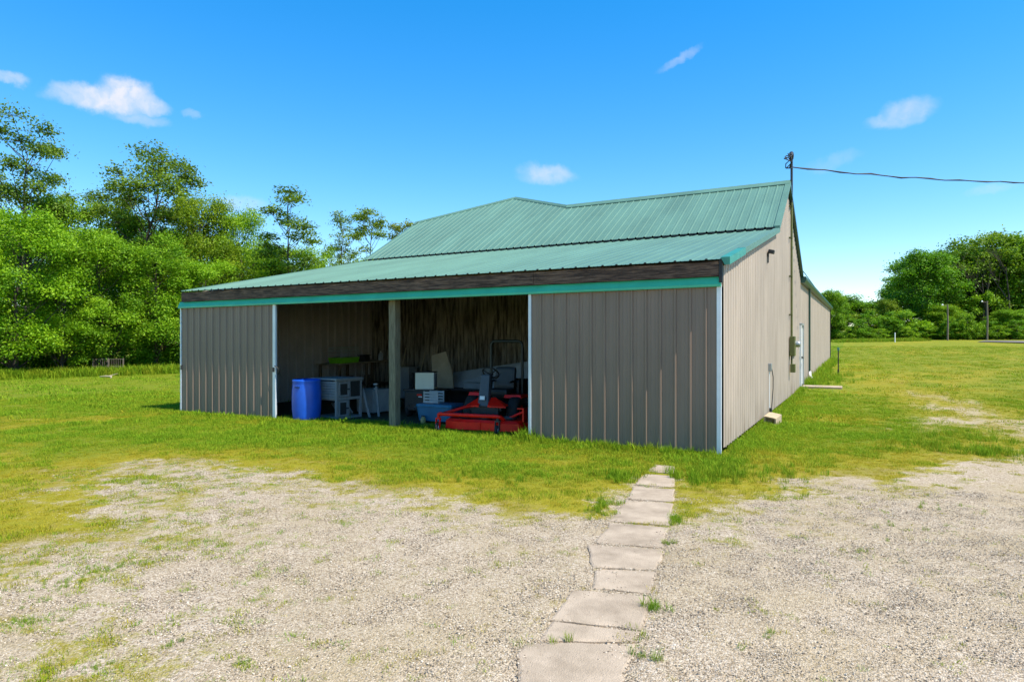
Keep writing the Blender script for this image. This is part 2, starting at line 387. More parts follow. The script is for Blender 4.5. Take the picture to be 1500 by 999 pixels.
LEAF = leaf_material('broad_leaves', (.075,.185,.006), (.19,.375,.010), (.33,.52,.020), .45)
LOCUST = leaf_material('locust_leaves', (.07,.14,.008), (.15,.25,.014), (.25,.35,.024), .38)

def blade_material():
    m = bpy.data.materials.new('grass_blades'); m.use_nodes = True; n = m.node_tree.nodes; l = m.node_tree.links
    b = n['Principled BSDF']; b.inputs['Roughness'].default_value = .7; b.inputs['Specular IOR Level'].default_value = .1
    tint = attr(n, 'tint').outputs['Fac']
    g = mixrgb(n, l, tint, (.08,.19,.006), (.27,.43,.02))
    d = mixrgb(n, l, tint, (.22,.20,.014), (.50,.41,.028))
    c = mixrgb(n, l, attr(n, 'dry', 'INSTANCER').outputs['Fac'], g, d)
    l.new(c, b.inputs['Base Color'])
    tr = n.new('ShaderNodeBsdfTranslucent'); l.new(c, tr.inputs[0])
    ms = n.new('ShaderNodeMixShader'); ms.inputs[0].default_value = .35
    l.new(b.outputs[0], ms.inputs[1]); l.new(tr.outputs[0], ms.inputs[2]); l.new(ms.outputs[0], n['Material Output'].inputs[0])
    return m
BLADE = blade_material()
def stone_material():
    m = bpy.data.materials.new('gravel_stones'); m.use_nodes = True; n = m.node_tree.nodes; l = m.node_tree.links
    b = n['Principled BSDF']; b.inputs['Roughness'].default_value = .9
    c = ramp(n, l, attr(n, 'tint').outputs['Fac'], [(0,(.12,.092,.065)),(.35,(.34,.275,.195)),(.8,(.46,.385,.29)),(1,(.60,.53,.43))])
    l.new(c, b.inputs['Base Color']); return m
STONE = stone_material()

# ------------------------------------------------------------------ ground sheet
def axis(a, b, step, lo, hi, grow=1.13):
    c = list(np.arange(a, b, step)); s = step; x = c[-1]
    while x < hi: s = min(s*grow, 40); x += s; c.append(x)
    s = step; x = c[0]; pre = []
    while x > lo: s = min(s*grow, 40); x -= s; pre.append(x)
    return np.array(pre[::-1]+c)
def np_mesh(name, co, faces, k, m, attrs=None, smooth=True):
    me = bpy.data.meshes.new(name); nf = len(faces)
    me.vertices.add(len(co)); me.vertices.foreach_set('co', np.asarray(co, np.float32).ravel())
    me.loops.add(nf*k); me.loops.foreach_set('vertex_index', np.asarray(faces, np.int32).ravel())
    me.polygons.add(nf); me.polygons.foreach_set('loop_start', np.arange(0, nf*k, k, dtype=np.int32))
    me.polygons.foreach_set('use_smooth', np.full(nf, smooth))
    me.update(calc_edges=True)
    if m: me.materials.append(m)
    for a, v in (attrs or {}).items():
        at = me.attributes.new(a, 'FLOAT', 'POINT'); at.data.foreach_set('value', np.asarray(v, np.float32))
    return me
xs = axis(-15, 9, .075, -600, 600); ys = axis(-9.2, 2.5, .075, -60, 900)
GX, GY = np.meshgrid(xs, ys); gx, gy = GX.ravel(), GY.ravel()
gz = gh(gx, gy); gv, dr, ins, nr = masks(gx, gy)
gz = gz + (fbm(gx, gy, 6, 3, 77)-.5)*.018
nearp = (np.abs(gx) < 4) & (gy < -.5) & (gy > -9.2); sdl = np.full(gx.shape, -9.0)
for P in SLABW: sdl[nearp] = np.maximum(sdl[nearp], sdist(gx[nearp], gy[nearp], P))
gz = gz - .02*sstep(-.04, .05, sdl)
nx_, ny_ = len(xs), len(ys)
ii = (np.arange(ny_-1)[:,None]*nx_ + np.arange(nx_-1)[None,:]).ravel()
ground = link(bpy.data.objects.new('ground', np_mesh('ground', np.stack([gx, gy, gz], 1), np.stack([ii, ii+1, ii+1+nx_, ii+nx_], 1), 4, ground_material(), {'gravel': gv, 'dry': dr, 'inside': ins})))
tag(ground, kind='structure')

# road at the far edge of the field
mb = MB()
rp = []
for x0, y0 in ((1437,499.6),(1470,499.9),(1500,500.8),(1560,502.5),(1680,505)):
    p = pxg(x0, y0+1.2); rp.append(p)
rd = []
for i, p in enumerate(rp):
    q = rp[min(i+1, len(rp)-1)] - rp[max(i-1, 0)]; nrm = Vector((-q.y, q.x, 0)).normalized()*2.6
    for s in (-1, 1):
        e = p + nrm*s; rd.append((e.x, e.y, g1(e.x, e.y)+.09))
mb.add(rd, [(2*i, 2*i+2, 2*i+3, 2*i+1) for i in range(len(rp)-1)])
tag(mb.build('road', GREYROAD), kind='structure')

# ------------------------------------------------------------------ concrete path
path = empty('concrete_path'); tag(path, kind='structure')
rs = random.Random(3)
for k, P in enumerate(SLABW):
    c = P.mean(0); pts = []
    for i in range(len(P)):
        a, b = P[i], P[(i+1) % len(P)]
        L = np.hypot(*(b-a)); m = max(2, int(L/.12))
        for j in range(m):
            q = a+(b-a)*j/m; q = q + (c-q)/max(.2, np.hypot(*(c-q)))*rs.uniform(-.012, .016)
            pts.append((float(q[0]), float(q[1])))
    zt = g1(*c)+.016
    inner = [(x+(c[0]-x)*.018/max(.1, math.hypot(c[0]-x, c[1]-y)), y+(c[1]-y)*.018/max(.1, math.hypot(c[0]-x, c[1]-y))) for x, y in pts]
    mb = MB(); n = len(pts); zz = lambda p, o: g1(p[0], p[1])+o
    vs = [(p[0], p[1], zz(p, -.08)) for p in pts] + [(p[0], p[1], zz(p, -.002)) for p in pts] + [(p[0], p[1], zz(p, .004)) for p in inner] + [(c[0], c[1], zz(c, .008))]
    mb.add(vs, [(i, (i+1) % n, n+(i+1) % n, n+i) for i in range(n)] + [(n+i, n+(i+1) % n, 2*n+(i+1) % n, 2*n+i) for i in range(n)] + [(2*n+i, 2*n+(i+1) % n, 3*n) for i in range(n)])
    mb.build('slab', CONC, path)

# ------------------------------------------------------------------ barn
barn = empty('pole_barn', (0,0,0), 0, 'taupe metal pole barn with green metal roof and open front bays', 'barn')
RIB = .2286
def prof(s0, s1, minor=True, h=.02, first=RIB/2):
    """corrugated sheet profile between s0 and s1: list of (s, height)"""
    P = [(s0, 0)]
    k = math.ceil((s0-first+.03)/RIB)
    while first+k*RIB+.03 < s1:
        c = first+k*RIB
        if minor:
            for mcen in (c-RIB*.36,):
                if mcen-.012 > P[-1][0]: P += [(mcen-.012, 0), (mcen, h*.22), (mcen+.012, 0)]
        if c-.028 > P[-1][0]: P += [(c-.026, 0), (c-.011, h), (c+.011, h), (c+.026, 0)]
        if minor and c+RIB*.36+.012 < s1: P += [(c+RIB*.36-.012, 0), (c+RIB*.36, h*.22), (c+RIB*.36+.012, 0)]
        k += 1
    P.append((s1, 0)); return P
def sheet(name, P, fb, ft, material, parent, nrow=1):
    """P profile, fb/ft functions (s, h) -> 3D point of the lower / upper end"""
    mb = MB(); n = len(P)
    vs = [fb(s, h) for s, h in P] + [ft(s, h) for s, h in P]
    mb.add(vs, [(i, i+1, n+i+1, n+i) for i in range(n-1)])
    return mb.build(name, material, parent)
BW = 12.4
ZT = [(-.12,2.70),(0,2.72),(6.82,4.22),(9.57,5.93),(14.4,3.80),(14.401,3.72),(42,4.02)]
ztop = lambda y: float(np.interp(y, [a for a,_ in ZT], [b for _,b in ZT]))
# side wall, sunlit
wall = empty('side_wall', (0,0,0)); wall.parent = barn
DOOR_Y = (14.02, 15.12); DOOR_Z = 2.28
cuts = list(np.arange(0, 13.8, .9144)) + [DOOR_Y[0], DOOR_Y[1]] + list(np.arange(DOOR_Y[1]+.9144, 41.7, .9144)) + [42.0]
brk = [6.82, 9.57]
for a, b in zip(cuts[:-1], cuts[1:]):
    P = prof(a, b, False, .022)
    for q in brk:
        if a < q < b and all(abs(q-s) > 1e-3 for s, _ in P):
            ss = [s for s, _ in P]; hh = float(np.interp(q, ss, [h for _, h in P])); P = sorted(P+[(q, hh)])
    zb = DOOR_Z if a == DOOR_Y[0] else .05
    sheet('siding_panel', P, lambda s, h: (h, s, zb), lambda s, h: (h, s, ztop(s)), SIDING, wall)
# left wall (its inner face shows through the open bays), rear part in one
lw = empty('end_wall', (0,0,0)); lw.parent = barn
for a in np.arange(0, 6.8, .9144):
    b = min(a+.9144, 6.82); RIB = .3048; P = prof(a, b, False, .06, .15); RIB = .2286
    sheet('siding_panel', P, lambda s, h: (-BW+h, s, -.08), lambda s, h: (-BW+h, s, ztop(s)+.02), INSIDE, lw)
MB().add([(-BW,6.82,-.1),(-BW,42,-.1),(-BW,42,5.85),(-BW,11,5.85),(-BW,9.57,5.9),(-BW,6.82,4.25)], [(0,1,2,3,4,5)]).build('rear_siding', SIDING, lw)
MB().add([(-BW,42,-.1),(0,42,-.1),(0,42,4.0),(-9.3,42,6.85),(-BW,42,5.85)], [(0,1,2,3,4)]).build('rear_wall', SIDING, barn)
# inner back wall of old boards
bw = empty('board_wall', (0,0,0)); bw.parent = barn
rs = random.Random(9); x = -BW+.02
while x < -.1:
    w = rs.uniform(.085, .15); e = min(x+w, -.06); dz = rs.uniform(-.01, .01)
    MB().box(((x+e)/2, 6.74+rs.uniform(-.008, .008), 2.08+dz), (e-x-.006, .022, 4.28)).build('board', BOARDM, bw); x = e
# dark timber framing behind the boards and under the roof
for k in range(6):
    yy = .25+k*1.25; z = 2.78+(yy+.12)*.2155-.12
    MB().box((-BW/2, yy, z), (BW-.1, .05, .10)).build('purlin', TIMBER, barn)
for xx in (-9.3, -6.17, -3.1):
    mb = MB(); y0, y1 = -.02, 6.7
    z0, z1 = 2.70+(y0+.12)*.2155-.24, 2.70+(y1+.12)*.2155-.24
    mb.add([(xx-.03,y0,z0),(xx+.03,y0,z0),(xx+.03,y1,z1),(xx-.03,y1,z1),(xx-.03,y0,z0+.14),(xx+.03,y0,z0+.14),(xx+.03,y1,z1+.14),(xx-.03,y1,z1+.14)],
           [(0,3,2,1),(4,5,6,7),(0,1,5,4),(1,2,6,5),(2,3,7,6),(3,0,4,7)]); mb.build('rafter', TIMBER, barn)
# front posts
def post(xx, yy, w, name='post'):
    mb = MB(); n = 9; vs = []
    for i in range(n):
        z = -.25+i*(2.80/(n-1)); j = rs.uniform(-.004, .004)
        for sx, sy in ((-1,-1),(1,-1),(1,1),(-1,1)): vs.append((xx+sx*w/2+j, yy+sy*w/2+j, z))
    mb.add(vs, [(i*4+k, i*4+(k+1) % 4, i*4+4+(k+1) % 4, i*4+4+k) for i in range(n-1) for k in range(4)])
    return mb.build(name, POSTM, barn)
post(-6.17, .12, .155); post(-.14, .14, .13); post(-BW+.14, .14, .13)
# header behind fascia, fascia planks, track cover
MB().box((-BW/2, .0, 2.58), (BW-.02, .05, .34)).build('header', TIMBER, barn)
SPL = -3.06
for a, b in ((-BW+.08, SPL), (SPL+.006, -.05)):
    o = MB(); n = 24
    vs = []
    for i in range(n+1):
        xx = a+(b-a)*i/n; t = .003*math.sin(i*1.7+a); zb = 2.553+.004*math.sin(i*.9); zt = 2.775+.004*math.sin(i*1.3+2)
        vs += [(xx,-.112+t,zb+.006),(xx,-.112+t,zt),(xx,-.07,zt),(xx,-.07,zb+.006)]
    o.add(vs, [(4*i+k, 4*i+4+k, 4*i+4+(k+1) % 4, 4*i+(k+1) % 4) for i in range(n) for k in range(4)] + [(0,1,2,3), (4*n+3,4*n+2,4*n+1,4*n)])
    o.build('fascia_board', FASCIA, barn)
MB().box((-.022, -.085, 2.63), (.045, .075, .33)).build('fascia_end_cap', BLACKT, barn)
mb = MB(); n = 14
for i in range(n):                     # bent-metal cover over the sliding door track, in overlapping lengths
    a = -BW-.04+(BW+.02)*i/n; b = -BW-.04+(BW+.02)*(i+1)/n
    j = .002*(i % 2)
    vs = []
    for xx in (a, b): vs += [(xx,-.060,2.556),(xx,-.068-j,2.552),(xx,-.119-j,2.442),(xx,-.120,2.408),(xx,-.075,2.405)]
    mb.add(vs, [(k, k+1, k+6, k+5) for k in range(4)])
mb.add([(-.02,-.060,2.556),(-.02,-.068,2.552),(-.02,-.119,2.442),(-.02,-.120,2.408),(-.02,-.068,2.405)], [(0,1,2,3,4)])
mb.build('track_cover', TRIMG, barn)
# sliding doors
def sliding(x0, x1, yf, zb0, zb1, lab, tr, handle):
    d = empty('sliding_door', ((x0+x1)/2, yf, 0)); d.parent = barn; d['label'] = lab
    w = x1-x0; h = w/2; n = 4
    zb = lambda s: zb0+(zb1-zb0)*(s+h)/w
    first = -h+w/28.0
    global RIB
    keep = RIB; RIB = w/14.0
    cut = [-h+.02, -h+3.5*RIB, -h+6.5*RIB, -h+10.5*RIB, h-.02]
    for a, b in zip(cut[:-1], cut[1:]):
        P = prof(a, b, True, .026, -h+RIB)
        sheet('siding_panel', P, lambda s, hh: (s, -hh, zb(s)), lambda s, hh: (s, -hh, 2.50), DOORSHADED, d)
    RIB = keep
    for s, wid in tr:
        MB().box((s*(h-wid/2), -.003, (2.5+zb(s*h))/2-.012), (wid, .046, 2.5-zb(s*h)+.024), bev=.004).build('edge_trim', GALV, d)
    MB().box((0, .022, zb(0)+.06), (w-.06, .03, .10)).build('bottom_rail', TIMBER, d)
    MB().box((0, .022, 1.25), (w-.06, .03, .10)).build('girt', TIMBER, d)
    MB().box((0, .022, 2.44), (w-.06, .03, .10)).build('girt', TIMBER, d)
    if handle:
        MB().box((handle[0], -.045, handle[1]), (.03, .02, .12), bev=.005).tube([(handle[0],-.03,handle[1]+.05),(handle[0],-.075,handle[1]+.03),(handle[0],-.075,handle[1]-.05),(handle[0],-.03,handle[1]-.06)], .008).build('handle', DARKM, d)
    return d
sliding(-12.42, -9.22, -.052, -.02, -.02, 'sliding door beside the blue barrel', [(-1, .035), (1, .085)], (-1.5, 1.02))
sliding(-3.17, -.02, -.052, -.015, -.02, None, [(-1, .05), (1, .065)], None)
MB().box((-9.235, -.115, 1.02), (.03, .03, .10), bev=.005).tube([(-9.20,-.11,1.10),(-9.13,-.10,1.06),(-9.12,-.06,.98),(-9.15,-.05,.93)], .013).build('latch', DARKM, barn)
# lower roof
zr = lambda y: 2.80+(y+.15)*(4.33-2.80)/(6.86+.15)
roof = empty('lower_roof', (0,0,0)); roof.parent = barn
xl = lambda y: -12.27-(y+.15)/7.0*.48
xe = .10
edges = [xe-.9144*i for i in range(14)]
for i in range(13):
    a, b = edges[i+1], edges[i]
    P = prof(a, b, True, .018, xe-.09)
    sheet('roof_panel', P, lambda s, h: (s, -.15, zr(-.15)+h), lambda s, h: (s, 6.9, zr(6.9)+h), ROOF, roof)
a, b = -13.2, edges[13]
P = prof(a, b, True, .018, xe-.09)
sheet('roof_panel', P, lambda s, h: (max(s, xl(-.15)), -.15, zr(-.15)+h), lambda s, h: (max(s, xl(6.9)), 6.9, zr(6.9)+h), ROOF, roof)
for i in range(int(12.2/RIB)):
    xx = xe-.09-i*RIB
    if xx > xl(0)+.05: MB().box((xx, -.142, zr(-.15)+.006), (.034, .022, .022), bev=.004).build('rib_closure', BLACKT, roof)
# steep upper roof: eave Y 6.72, ridge 9.57
y0, y1 = 6.70, 9.57
z0, z1 = 4.36, 6.04
sl_ = (z1-z0)/(y1-y0)
zu = lambda y: z0+(y-y0)*sl_
uroof = empty('upper_roof', (0,0,0)); uroof.parent = barn
def ytop(x):                            # the hip of the rear wing rises over the ridge
    AX, AY, LX, RX = -9.30, 11.02, -12.72, -6.62
    if LX < x < AX: return y1+(AY-y1)*(x-LX)/(AX-LX)
    if AX <= x < RX: return y1+(AY-y1)*(RX-x)/(RX-AX)
    return y1
ux = [xe-.9144*i for i in range(14)] + [-12.74]
for i in range(14):
    a, b = ux[i+1], ux[i]
    P = prof(a, b, True, .018, xe-.09)
    for q in (-9.30, -6.62):
        if a < q < b: P = sorted(P+[(q, 0)])
    sheet('roof_panel', P, lambda s, h: (s, y0, z0+h), lambda s, h: (s, ytop(s), zu(ytop(s))+h), ROOF, uroof)
    mbx = MB()
for i in range(int(12.7/RIB)):
    xx = xe-.09-i*RIB-RIB/2
    MB().box((xx, y0+.012, z0-.018), (RIB-.05, .016, .042)).build('eave_closure', BLACKT, uroof)
def ridgecap(p, q, name='ridge_cap', w=.17, d=.075):
    p, q = Vector(p), Vector(q); mb = MB()
    mb.add([p+Vector((0,-w,-d*1.3)), p+Vector((0,0,.035)), p+Vector((0,w,-d)), q+Vector((0,-w,-d*1.3)), q+Vector((0,0,.035)), q+Vector((0,w,-d)),
            p+Vector((0,-w,-d*1.3-.022)), q+Vector((0,-w,-d*1.3-.022))], [(0,1,4,3),(1,2,5,4),(6,0,3,7)])
    return mb.build(name, ROOF, uroof)
ridgecap((.10,y1,z1+.035), (-6.62,y1,z1+.035)); ridgecap((-12.74,y1,z1+.03), (-12.60,y1,z1+.03))
AP = Vector((-9.30, 11.02, zu(11.02)))
for q in ((-6.62, y1, z1), (-12.72, y1, z1)):
    q = Vector(q); t = (AP-q).normalized(); side = t.cross(Vector((0,-sl_,1)).normalized()).normalized()
    if side.y > 0: side = -side
    mb = MB(); up = Vector((0,0,.045))
    mb.add([q+side*.10+up*.6, q+up*1.4, q-side*.10-up, AP+side*.10+up*.6, AP+up*1.4, AP-side*.10-up, q+side*.10-up*.2, AP+side*.10-up*.2], [(0,1,4,3),(1,2,5,4),(6,0,3,7)]); mb.build('hip_cap', ROOF, uroof)
# rear slope and rear wing roof
MB().add([(.10,9.57,6.03),(.10,14.5,3.90),(-9,14.5,3.90),(-12.7,9.57,6.03)], [(0,1,2,3)]).build('rear_slope', ROOF, uroof)
wroof = empty('wing_roof', (0,0,0)); wroof.parent = barn
MB().add([(.17,14.4,3.86),(.17,42.2,4.22),(-9.3,42.2,7.0),(-9.3,11.02,6.88),(-6.62,9.57,6.02)], [(0,1,2,3,4)]).build('roof_slope', ROOF, wroof)
MB().add([(-12.74,9.6,6.0),(-12.74,42.2,6.0),(-9.3,42.2,7.0),(-9.3,11.02,6.88)], [(3,2,1,0)]).build('roof_slope', ROOF, wroof)
MB().box((.10, 28.35, 4.055), (.02, 27.9, .02)).build('soffit_edge', DGREEN, wroof)
mb = MB(); vs = []
for yy, z in ((14.38, 3.87), (42.2, 4.22)):
    vs += [(.02,yy,z+.01),(.19,yy,z+.0),(.20,yy,z-.10),(.15,yy,z-.21),(.03,yy,z-.21)]
mb.add(vs, [(k, k+1, k+6, k+5) for k in range(4)]+[(0,1,2,3,4)[::-1], (5,6,7,8,9)]); mb.build('gutter', DGREEN, wroof)
mb = MB().box((.075, 18.2, 2.02), (.07, .09, 3.42), bev=.01); mb.build('downspout', DGREEN, barn)
p = pxg(1187, 557)
MB().tube([(.08,18.2,.46),(.10,18.1,.30),(.22,17.9,.14)], .05, 10).build('downspout_extension', WHITE, barn)
MB().box((.03, 41.97, 2.1), (.06, .10, 4.0)).build('corner_trim', DARKM, barn)
# rake trims on the gable edge
def rake(pts, m, name, x0=.10, drop=.11, up=.03):
    mb = MB(); vs = []
    for y, z in pts: vs += [(x0-.12,y,z+up),(x0+.012,y,z+up),(x0+.012,y,z-drop),(x0-.06,y,z-drop)]
    n = len(pts); mb.add(vs, [(4*i+k, 4*i+k+1, 4*i+5+k, 4*i+4+k) for i in range(n-1) for k in range(3)]+[(0,1,2,3)]); return mb.build(name, m, barn)
rake([(-.16, zr(-.16)), (1.35, zr(1.35))], mat('green_rake', (.03,.21,.15), .4), 'rake_trim', .104, .085, .028)
rake([(1.35, zr(1.35)), (6.75, zr(6.75))], ROOF, 'rake_trim', .10, .075)
rake([(6.68, 4.35), (9.57, 6.04)], ROOF, 'rake_trim', .10, .09)
rake([(9.57, 6.04), (14.4, 3.93)], DGREEN, 'rake_trim', .10, .10)
# entry door in the side wall
ed = empty('entry_door', (0, (DOOR_Y[0]+DOOR_Y[1])/2, .13)); ed.parent = barn
MB().box((.005, 0, 1.07), (.05, .92, 2.08)).build('door_leaf', WHITE, ed)
for s in (-1, 1): MB().box((.03, s*.505, 1.07), (.10, .085, 2.14), bev=.006).build('jamb', WHITE if s < 0 else GREYM, ed)
MB().box((.03, 0, 2.10), (.104, 1.10, .07)).build('head_jamb', GREYM, ed)
MB().lathe([(.0,.03),(.03,.03),(.032,.06),(.02,.075),(0,.075)], (.0,.36,.95), 14, 'x').build('knob', DARKM, ed)
MB().box((.09, -.505, .98), (.03, .09, .05)).build('strike_plate', DARKM, ed)

# doorstep
st = MB().box((.68, 14.55, g1(.7,14.5)-.01), (1.22, .85, .12), bev=.012).build('doorstep_slab', CONC)
tag(st, 'low pale concrete doorstep slab at the white side door', 'doorstep')
# service mast
ms_ = empty('service_mast', (.08, 10.2, 0), 0, 'olive electrical service mast and meter on barn side wall', 'service mast')
MB().tube([(0,0,1.7),(0,0,5.6)], .032, 10).build('conduit', OLIVE, ms_)
MB().tube([(0,0,5.6),(0,0,6.86)], .034, 10).build('mast_pipe', DARKM, ms_)
MB().tube([(0,0,6.84),(0,-.02,6.94),(0,-.10,6.98),(0,-.17,6.92)], [.05,.065,.06,.04], 10).build('weatherhead', DARKM, ms_)
for z in (2.4, 3.5, 4.6, 5.5): MB().box((-.02, 0, z), (.09, .12, .04)).build('strap', OLIVE, ms_)
rs = random.Random(4)
for k in range(4):
    a = [(0,-.17,6.92)]
    for j in range(1, 6): a.append((rs.uniform(-.16,.06), -.17-.42*math.sin(j*.55)+rs.uniform(-.08,.08), 6.92-j*.075+rs.uniform(-.05,.05)))
    a.append((.02,-.02,6.58)); MB().tube(a, .015, 5).build('lead_wire', WIRE, ms_)
MB().box((.03, -.02, 1.50), (.14, .36, .56), bev=.012).build('meter_box', OLIVE, ms_)
MB().lathe([(.09,0),(.09,.08),(.075,.12),(0,.12)], (.10,.10,1.56), 16, 'x').build('meter_glass', GREYM, ms_)
MB().box((.04, .33, 1.57), (.11, .16, .16), bev=.01).build('junction_box', WHITE, ms_)
MB().tube([(0,.02,1.25),(0,.02,.98)], .025, 8).build('lower_conduit', OLIVE, ms_)
MB().box((.03, .05, .87), (.13, .24, .24), bev=.012).build('disconnect_box', OLIVE, ms_)
MB().box((.05, -.05, 1.19), (.05, .07, .08)).build('seal_fitting', GREYM, ms_)
# overhead cable to a pole off to the right
A = Vector((.08, 10.2, 6.62)); pe = pxw(1900, 245, 24.0)
pts = [A]
for i in range(1, 41):
    t = i/40; p = A.lerp(pe, t); p.z -= .95*4*t*(1-t)*.55 + .02*math.sin(i*2.1); pts.append(p)
cable = MB().tube(pts, .017, 6).tube([p+Vector((0,0,.026*math.sin(i*1.6))) for i, p in enumerate(pts)], .010, 5).build('overhead_cable', WIRE)
tag(cable, 'black overhead service cable running off the mast', 'cable')
up_ = empty('utility_pole', (pe.x, pe.y, g1(pe.x, pe.y)), 0, 'wooden utility pole carrying the barn service cable', 'utility pole')
MB().tube([(0,0,-.4),(0,0,pe.z+1.2-g1(pe.x,pe.y))], [.15,.10], 12).build('shaft', WOODU, up_)
MB().box((0,0,pe.z+.8-g1(pe.x,pe.y)), (.1,1.6,.1)).build('crossarm', WOODU, up_)
# wall lamp
wl = empty('wall_lamp', (.022, 5.1, 3.50), 0, 'small dark floodlight fixed high on the barn side wall', 'lamp'); wl.scale = (.62,.62,.62)
MB().box((.02,0,.0), (.04,.10,.14)).build('bracket', DARKM, wl)
MB().box((.12,0,.09), (.20,.22,.13), rot=(0,.25,0), bev=.02).build('hood', DARKM, wl)
MB().box((.02,0,-.17), (.03,.035,.24)).build('sensor_arm', DARKM, wl)
# outlet with conduit and cord
ob = empty('outdoor_outlet', (.025, 5.2, 0), 0, 'grey outlet box on white pipe with hanging cord on side wall', 'outlet')
MB().box((.035,0,1.06), (.07,.11,.17), bev=.01).build('outlet_box', GREYM, ob)
MB().tube([(.02,0,.98),(.02,0,-.10)], .011, 8).build('pipe', WHITE, ob)
MB().tube([(.07,.0,1.02),(.09,.06,.85),(.085,.10,.6),(.07,.05,.3),(.06,-.02,.10)], .010, 6).build('cord', DARKM, ob)
MB().box((.05,-.02,.10), (.05,.06,.16), bev=.01).build('plug', DARKM, ob)
# hollow block lying at the foot of the wall
bl = empty('concrete_block', (.24, 4.0, g1(.3,4.05)+.02), R(70), 'tipped hollow concrete block on grass below the outlet pipe', 'block')
mb = MB()
for yy in (-.175, .175): mb.box((0,yy,.10), (.40,.05,.19))
mb.box((0,0,.015), (.395,.30,.03)); mb.box((0,0,.185), (.395,.30,.03)); mb.box((.0,0,.10), (.04,.30,.14))
o = mb.build('block_body', BLOCKM, bl); o.rotation_euler = (R(6), R(-12), 0); o.location.z = .045; bl.scale = (.6,.62,.8)
# stake in the grass
p = pxg(1228, 549)
sk = empty('marker_stake', (p.x, p.y, p.z), 0, 'dark metal stake with a green top standing in the grass', 'stake')
MB().box((0,0,.5), (.045,.045,1.2)).build('shaft', DARKM, sk)
MB().box((0,0,1.16), (.09,.09,.15), bev=.015).build('cap', mat('stake_cap', (.06,.22,.16), .5), sk)
MB().box((0,0,.12), (.07,.07,.24)).build('base_sleeve', DARKM, sk)
p = pxw(1311, 500, 82); gz_ = g1(p.x, p.y)
tag(MB().tube([(p.x,p.y,gz_-.2),(p.x,p.y,gz_+1.15)], .06, 8).tube([(p.x,p.y,gz_+1.15),(p.x,p.y,gz_+1.22)], [.08,.06], 8).build('marker_post', WHITE), 'thin white marker post far across the field', 'post')
for xx, top, lab in ((1388, 446, 'brown wooden pole before the hedge near the white marker post'), (1446, 441, 'brown wooden pole before the trees beside the road end')):
    p = pxw(xx, 500, 88); g = g1(p.x, p.y); H = CZ+(HOR-top)/FPX*88-g
    u = empty('wooden_pole', (p.x, p.y, g), YAW, lab, 'pole')
    MB().tube([(0,0,-.4),(.05,0,H*.5),(0,0,H)], [.12,.11,.09], 10).build('shaft', WOODU, u)
    MB().box((-.35,0,H-.15), (.7,.06,.06)).build('arm', WOODU, u)
    MB().lathe([(0,-.03),(.10,0),(.12,.12),(.05,.2),(0,.21)], (-.7,0,H-.16), 12).build('insulator', WHITE, u)

# ------------------------------------------------------------------ things in the barn
FZ = g1(-8, .5)
def gl(x, y): return g1(x, y)
# barrel
b = empty('plastic_barrel', (-8.56, .17, gl(-8.56,.17)), 0, 'blue plastic drum standing by the open bay', 'barrel')
MB().lathe([(0,0),(.255,0),(.275,.03),(.28,.10),(.295,.22),(.302,.42),(.30,.60),(.29,.74),(.283,.80),(.292,.83),(.292,.865),(.27,.875),(.255,.86),(0,.855)], n=40).build('drum', BLUEB, b)
MB().box((.03,-.29,.72), (.13,.03,.035), bev=.008).build('hand_grip', mat('dark_blue', (.004,.03,.16), .5), b)
for s in (-1, 1): MB().lathe([(.035,0),(.035,.02),(0,.02)], (s*.15,.05,.857), 12).build('bung', BLUEB, b)
# rabbit hutch
hu = empty('rabbit_hutch', (-8.03, .50, gl(-8.0,.7)), R(-4), 'grey two storey wooden rabbit hutch behind the barrel', 'hutch')
w, d, h = .78, .74, .86                     # x towards -X, y depth
def hb(c, s, nm, m=HUTCH, **k): return MB().box(c, s, **k).build(nm, m, hu)
for xx in (-.025, -w+.025):
    for yy in (.025, d-.025): hb((xx, yy, h/2-.02), (.05,.05,h), 'leg')
hb((-w/2, d/2, h+.0), (w+.06, d+.06, .035), 'roof')
for k in range(7): hb((-w/2, .012, .46+k*.055), (w-.10, .018, .048), 'slat', rot=(R(-8),0,0))
for k in range(7): hb((-w/2, d-.01, .46+k*.055), (w-.10, .018, .048), 'slat')
hb((-w+.01, d/2, .62), (.02, d-.1, .44), 'back_panel')
hb((-w/2, d/2, .42), (w-.06, d-.06, .03), 'floor'); hb((-w/2, d/2, .04), (w-.06, d-.06, .025), 'floor')
hb((-.02, d/2, .44), (.035, d-.10, .06), 'rail'); hb((-.02, d/2, .825), (.035, d-.10, .035), 'rail'); hb((-.02, d/2, .03), (.035, d-.10, .045), 'rail')
hb((-.024, d*.52, .64), (.03, .045, .37), 'stile'); hb((-.024, d*.48, .22), (.03, .045, .36), 'stile')
def hdoor(y0_, y1_, z0_, z1_):
    g = empty('hutch_door', (0, 0, 0)); g.parent = hu
    for yy in (y0_+.02, y1_-.02): MB().box((-.004, yy, (z0_+z1_)/2), (.022,.04,z1_-z0_)).build('stile', HUTCH, g)
    for zz in (z0_+.02, z1_-.02): MB().box((-.004, (y0_+y1_)/2, zz), (.022,y1_-y0_-.081,.04)).build('rail', HUTCH, g)
    MB().box((-.012, (y0_+y1_)/2, (z0_+z1_)/2), (.004,y1_-y0_-.05,z1_-z0_-.05)).build('mesh_panel', MESH, g)
    MB().box((.016, y1_-.03, (z0_+z1_)/2), (.02,.05,.03)).build('catch', DARKM, g)
hdoor(.06, .36, .48, .80); hdoor(.06, .33, .06, .40)
hb((-.012, .56, .64), (.006, .28, .33), 'mesh_panel', MESH)
MB().box((-.35, .48, .20), (.5,.03,.26), rot=(R(38),0,0)).build('ramp', HUTCH, hu)
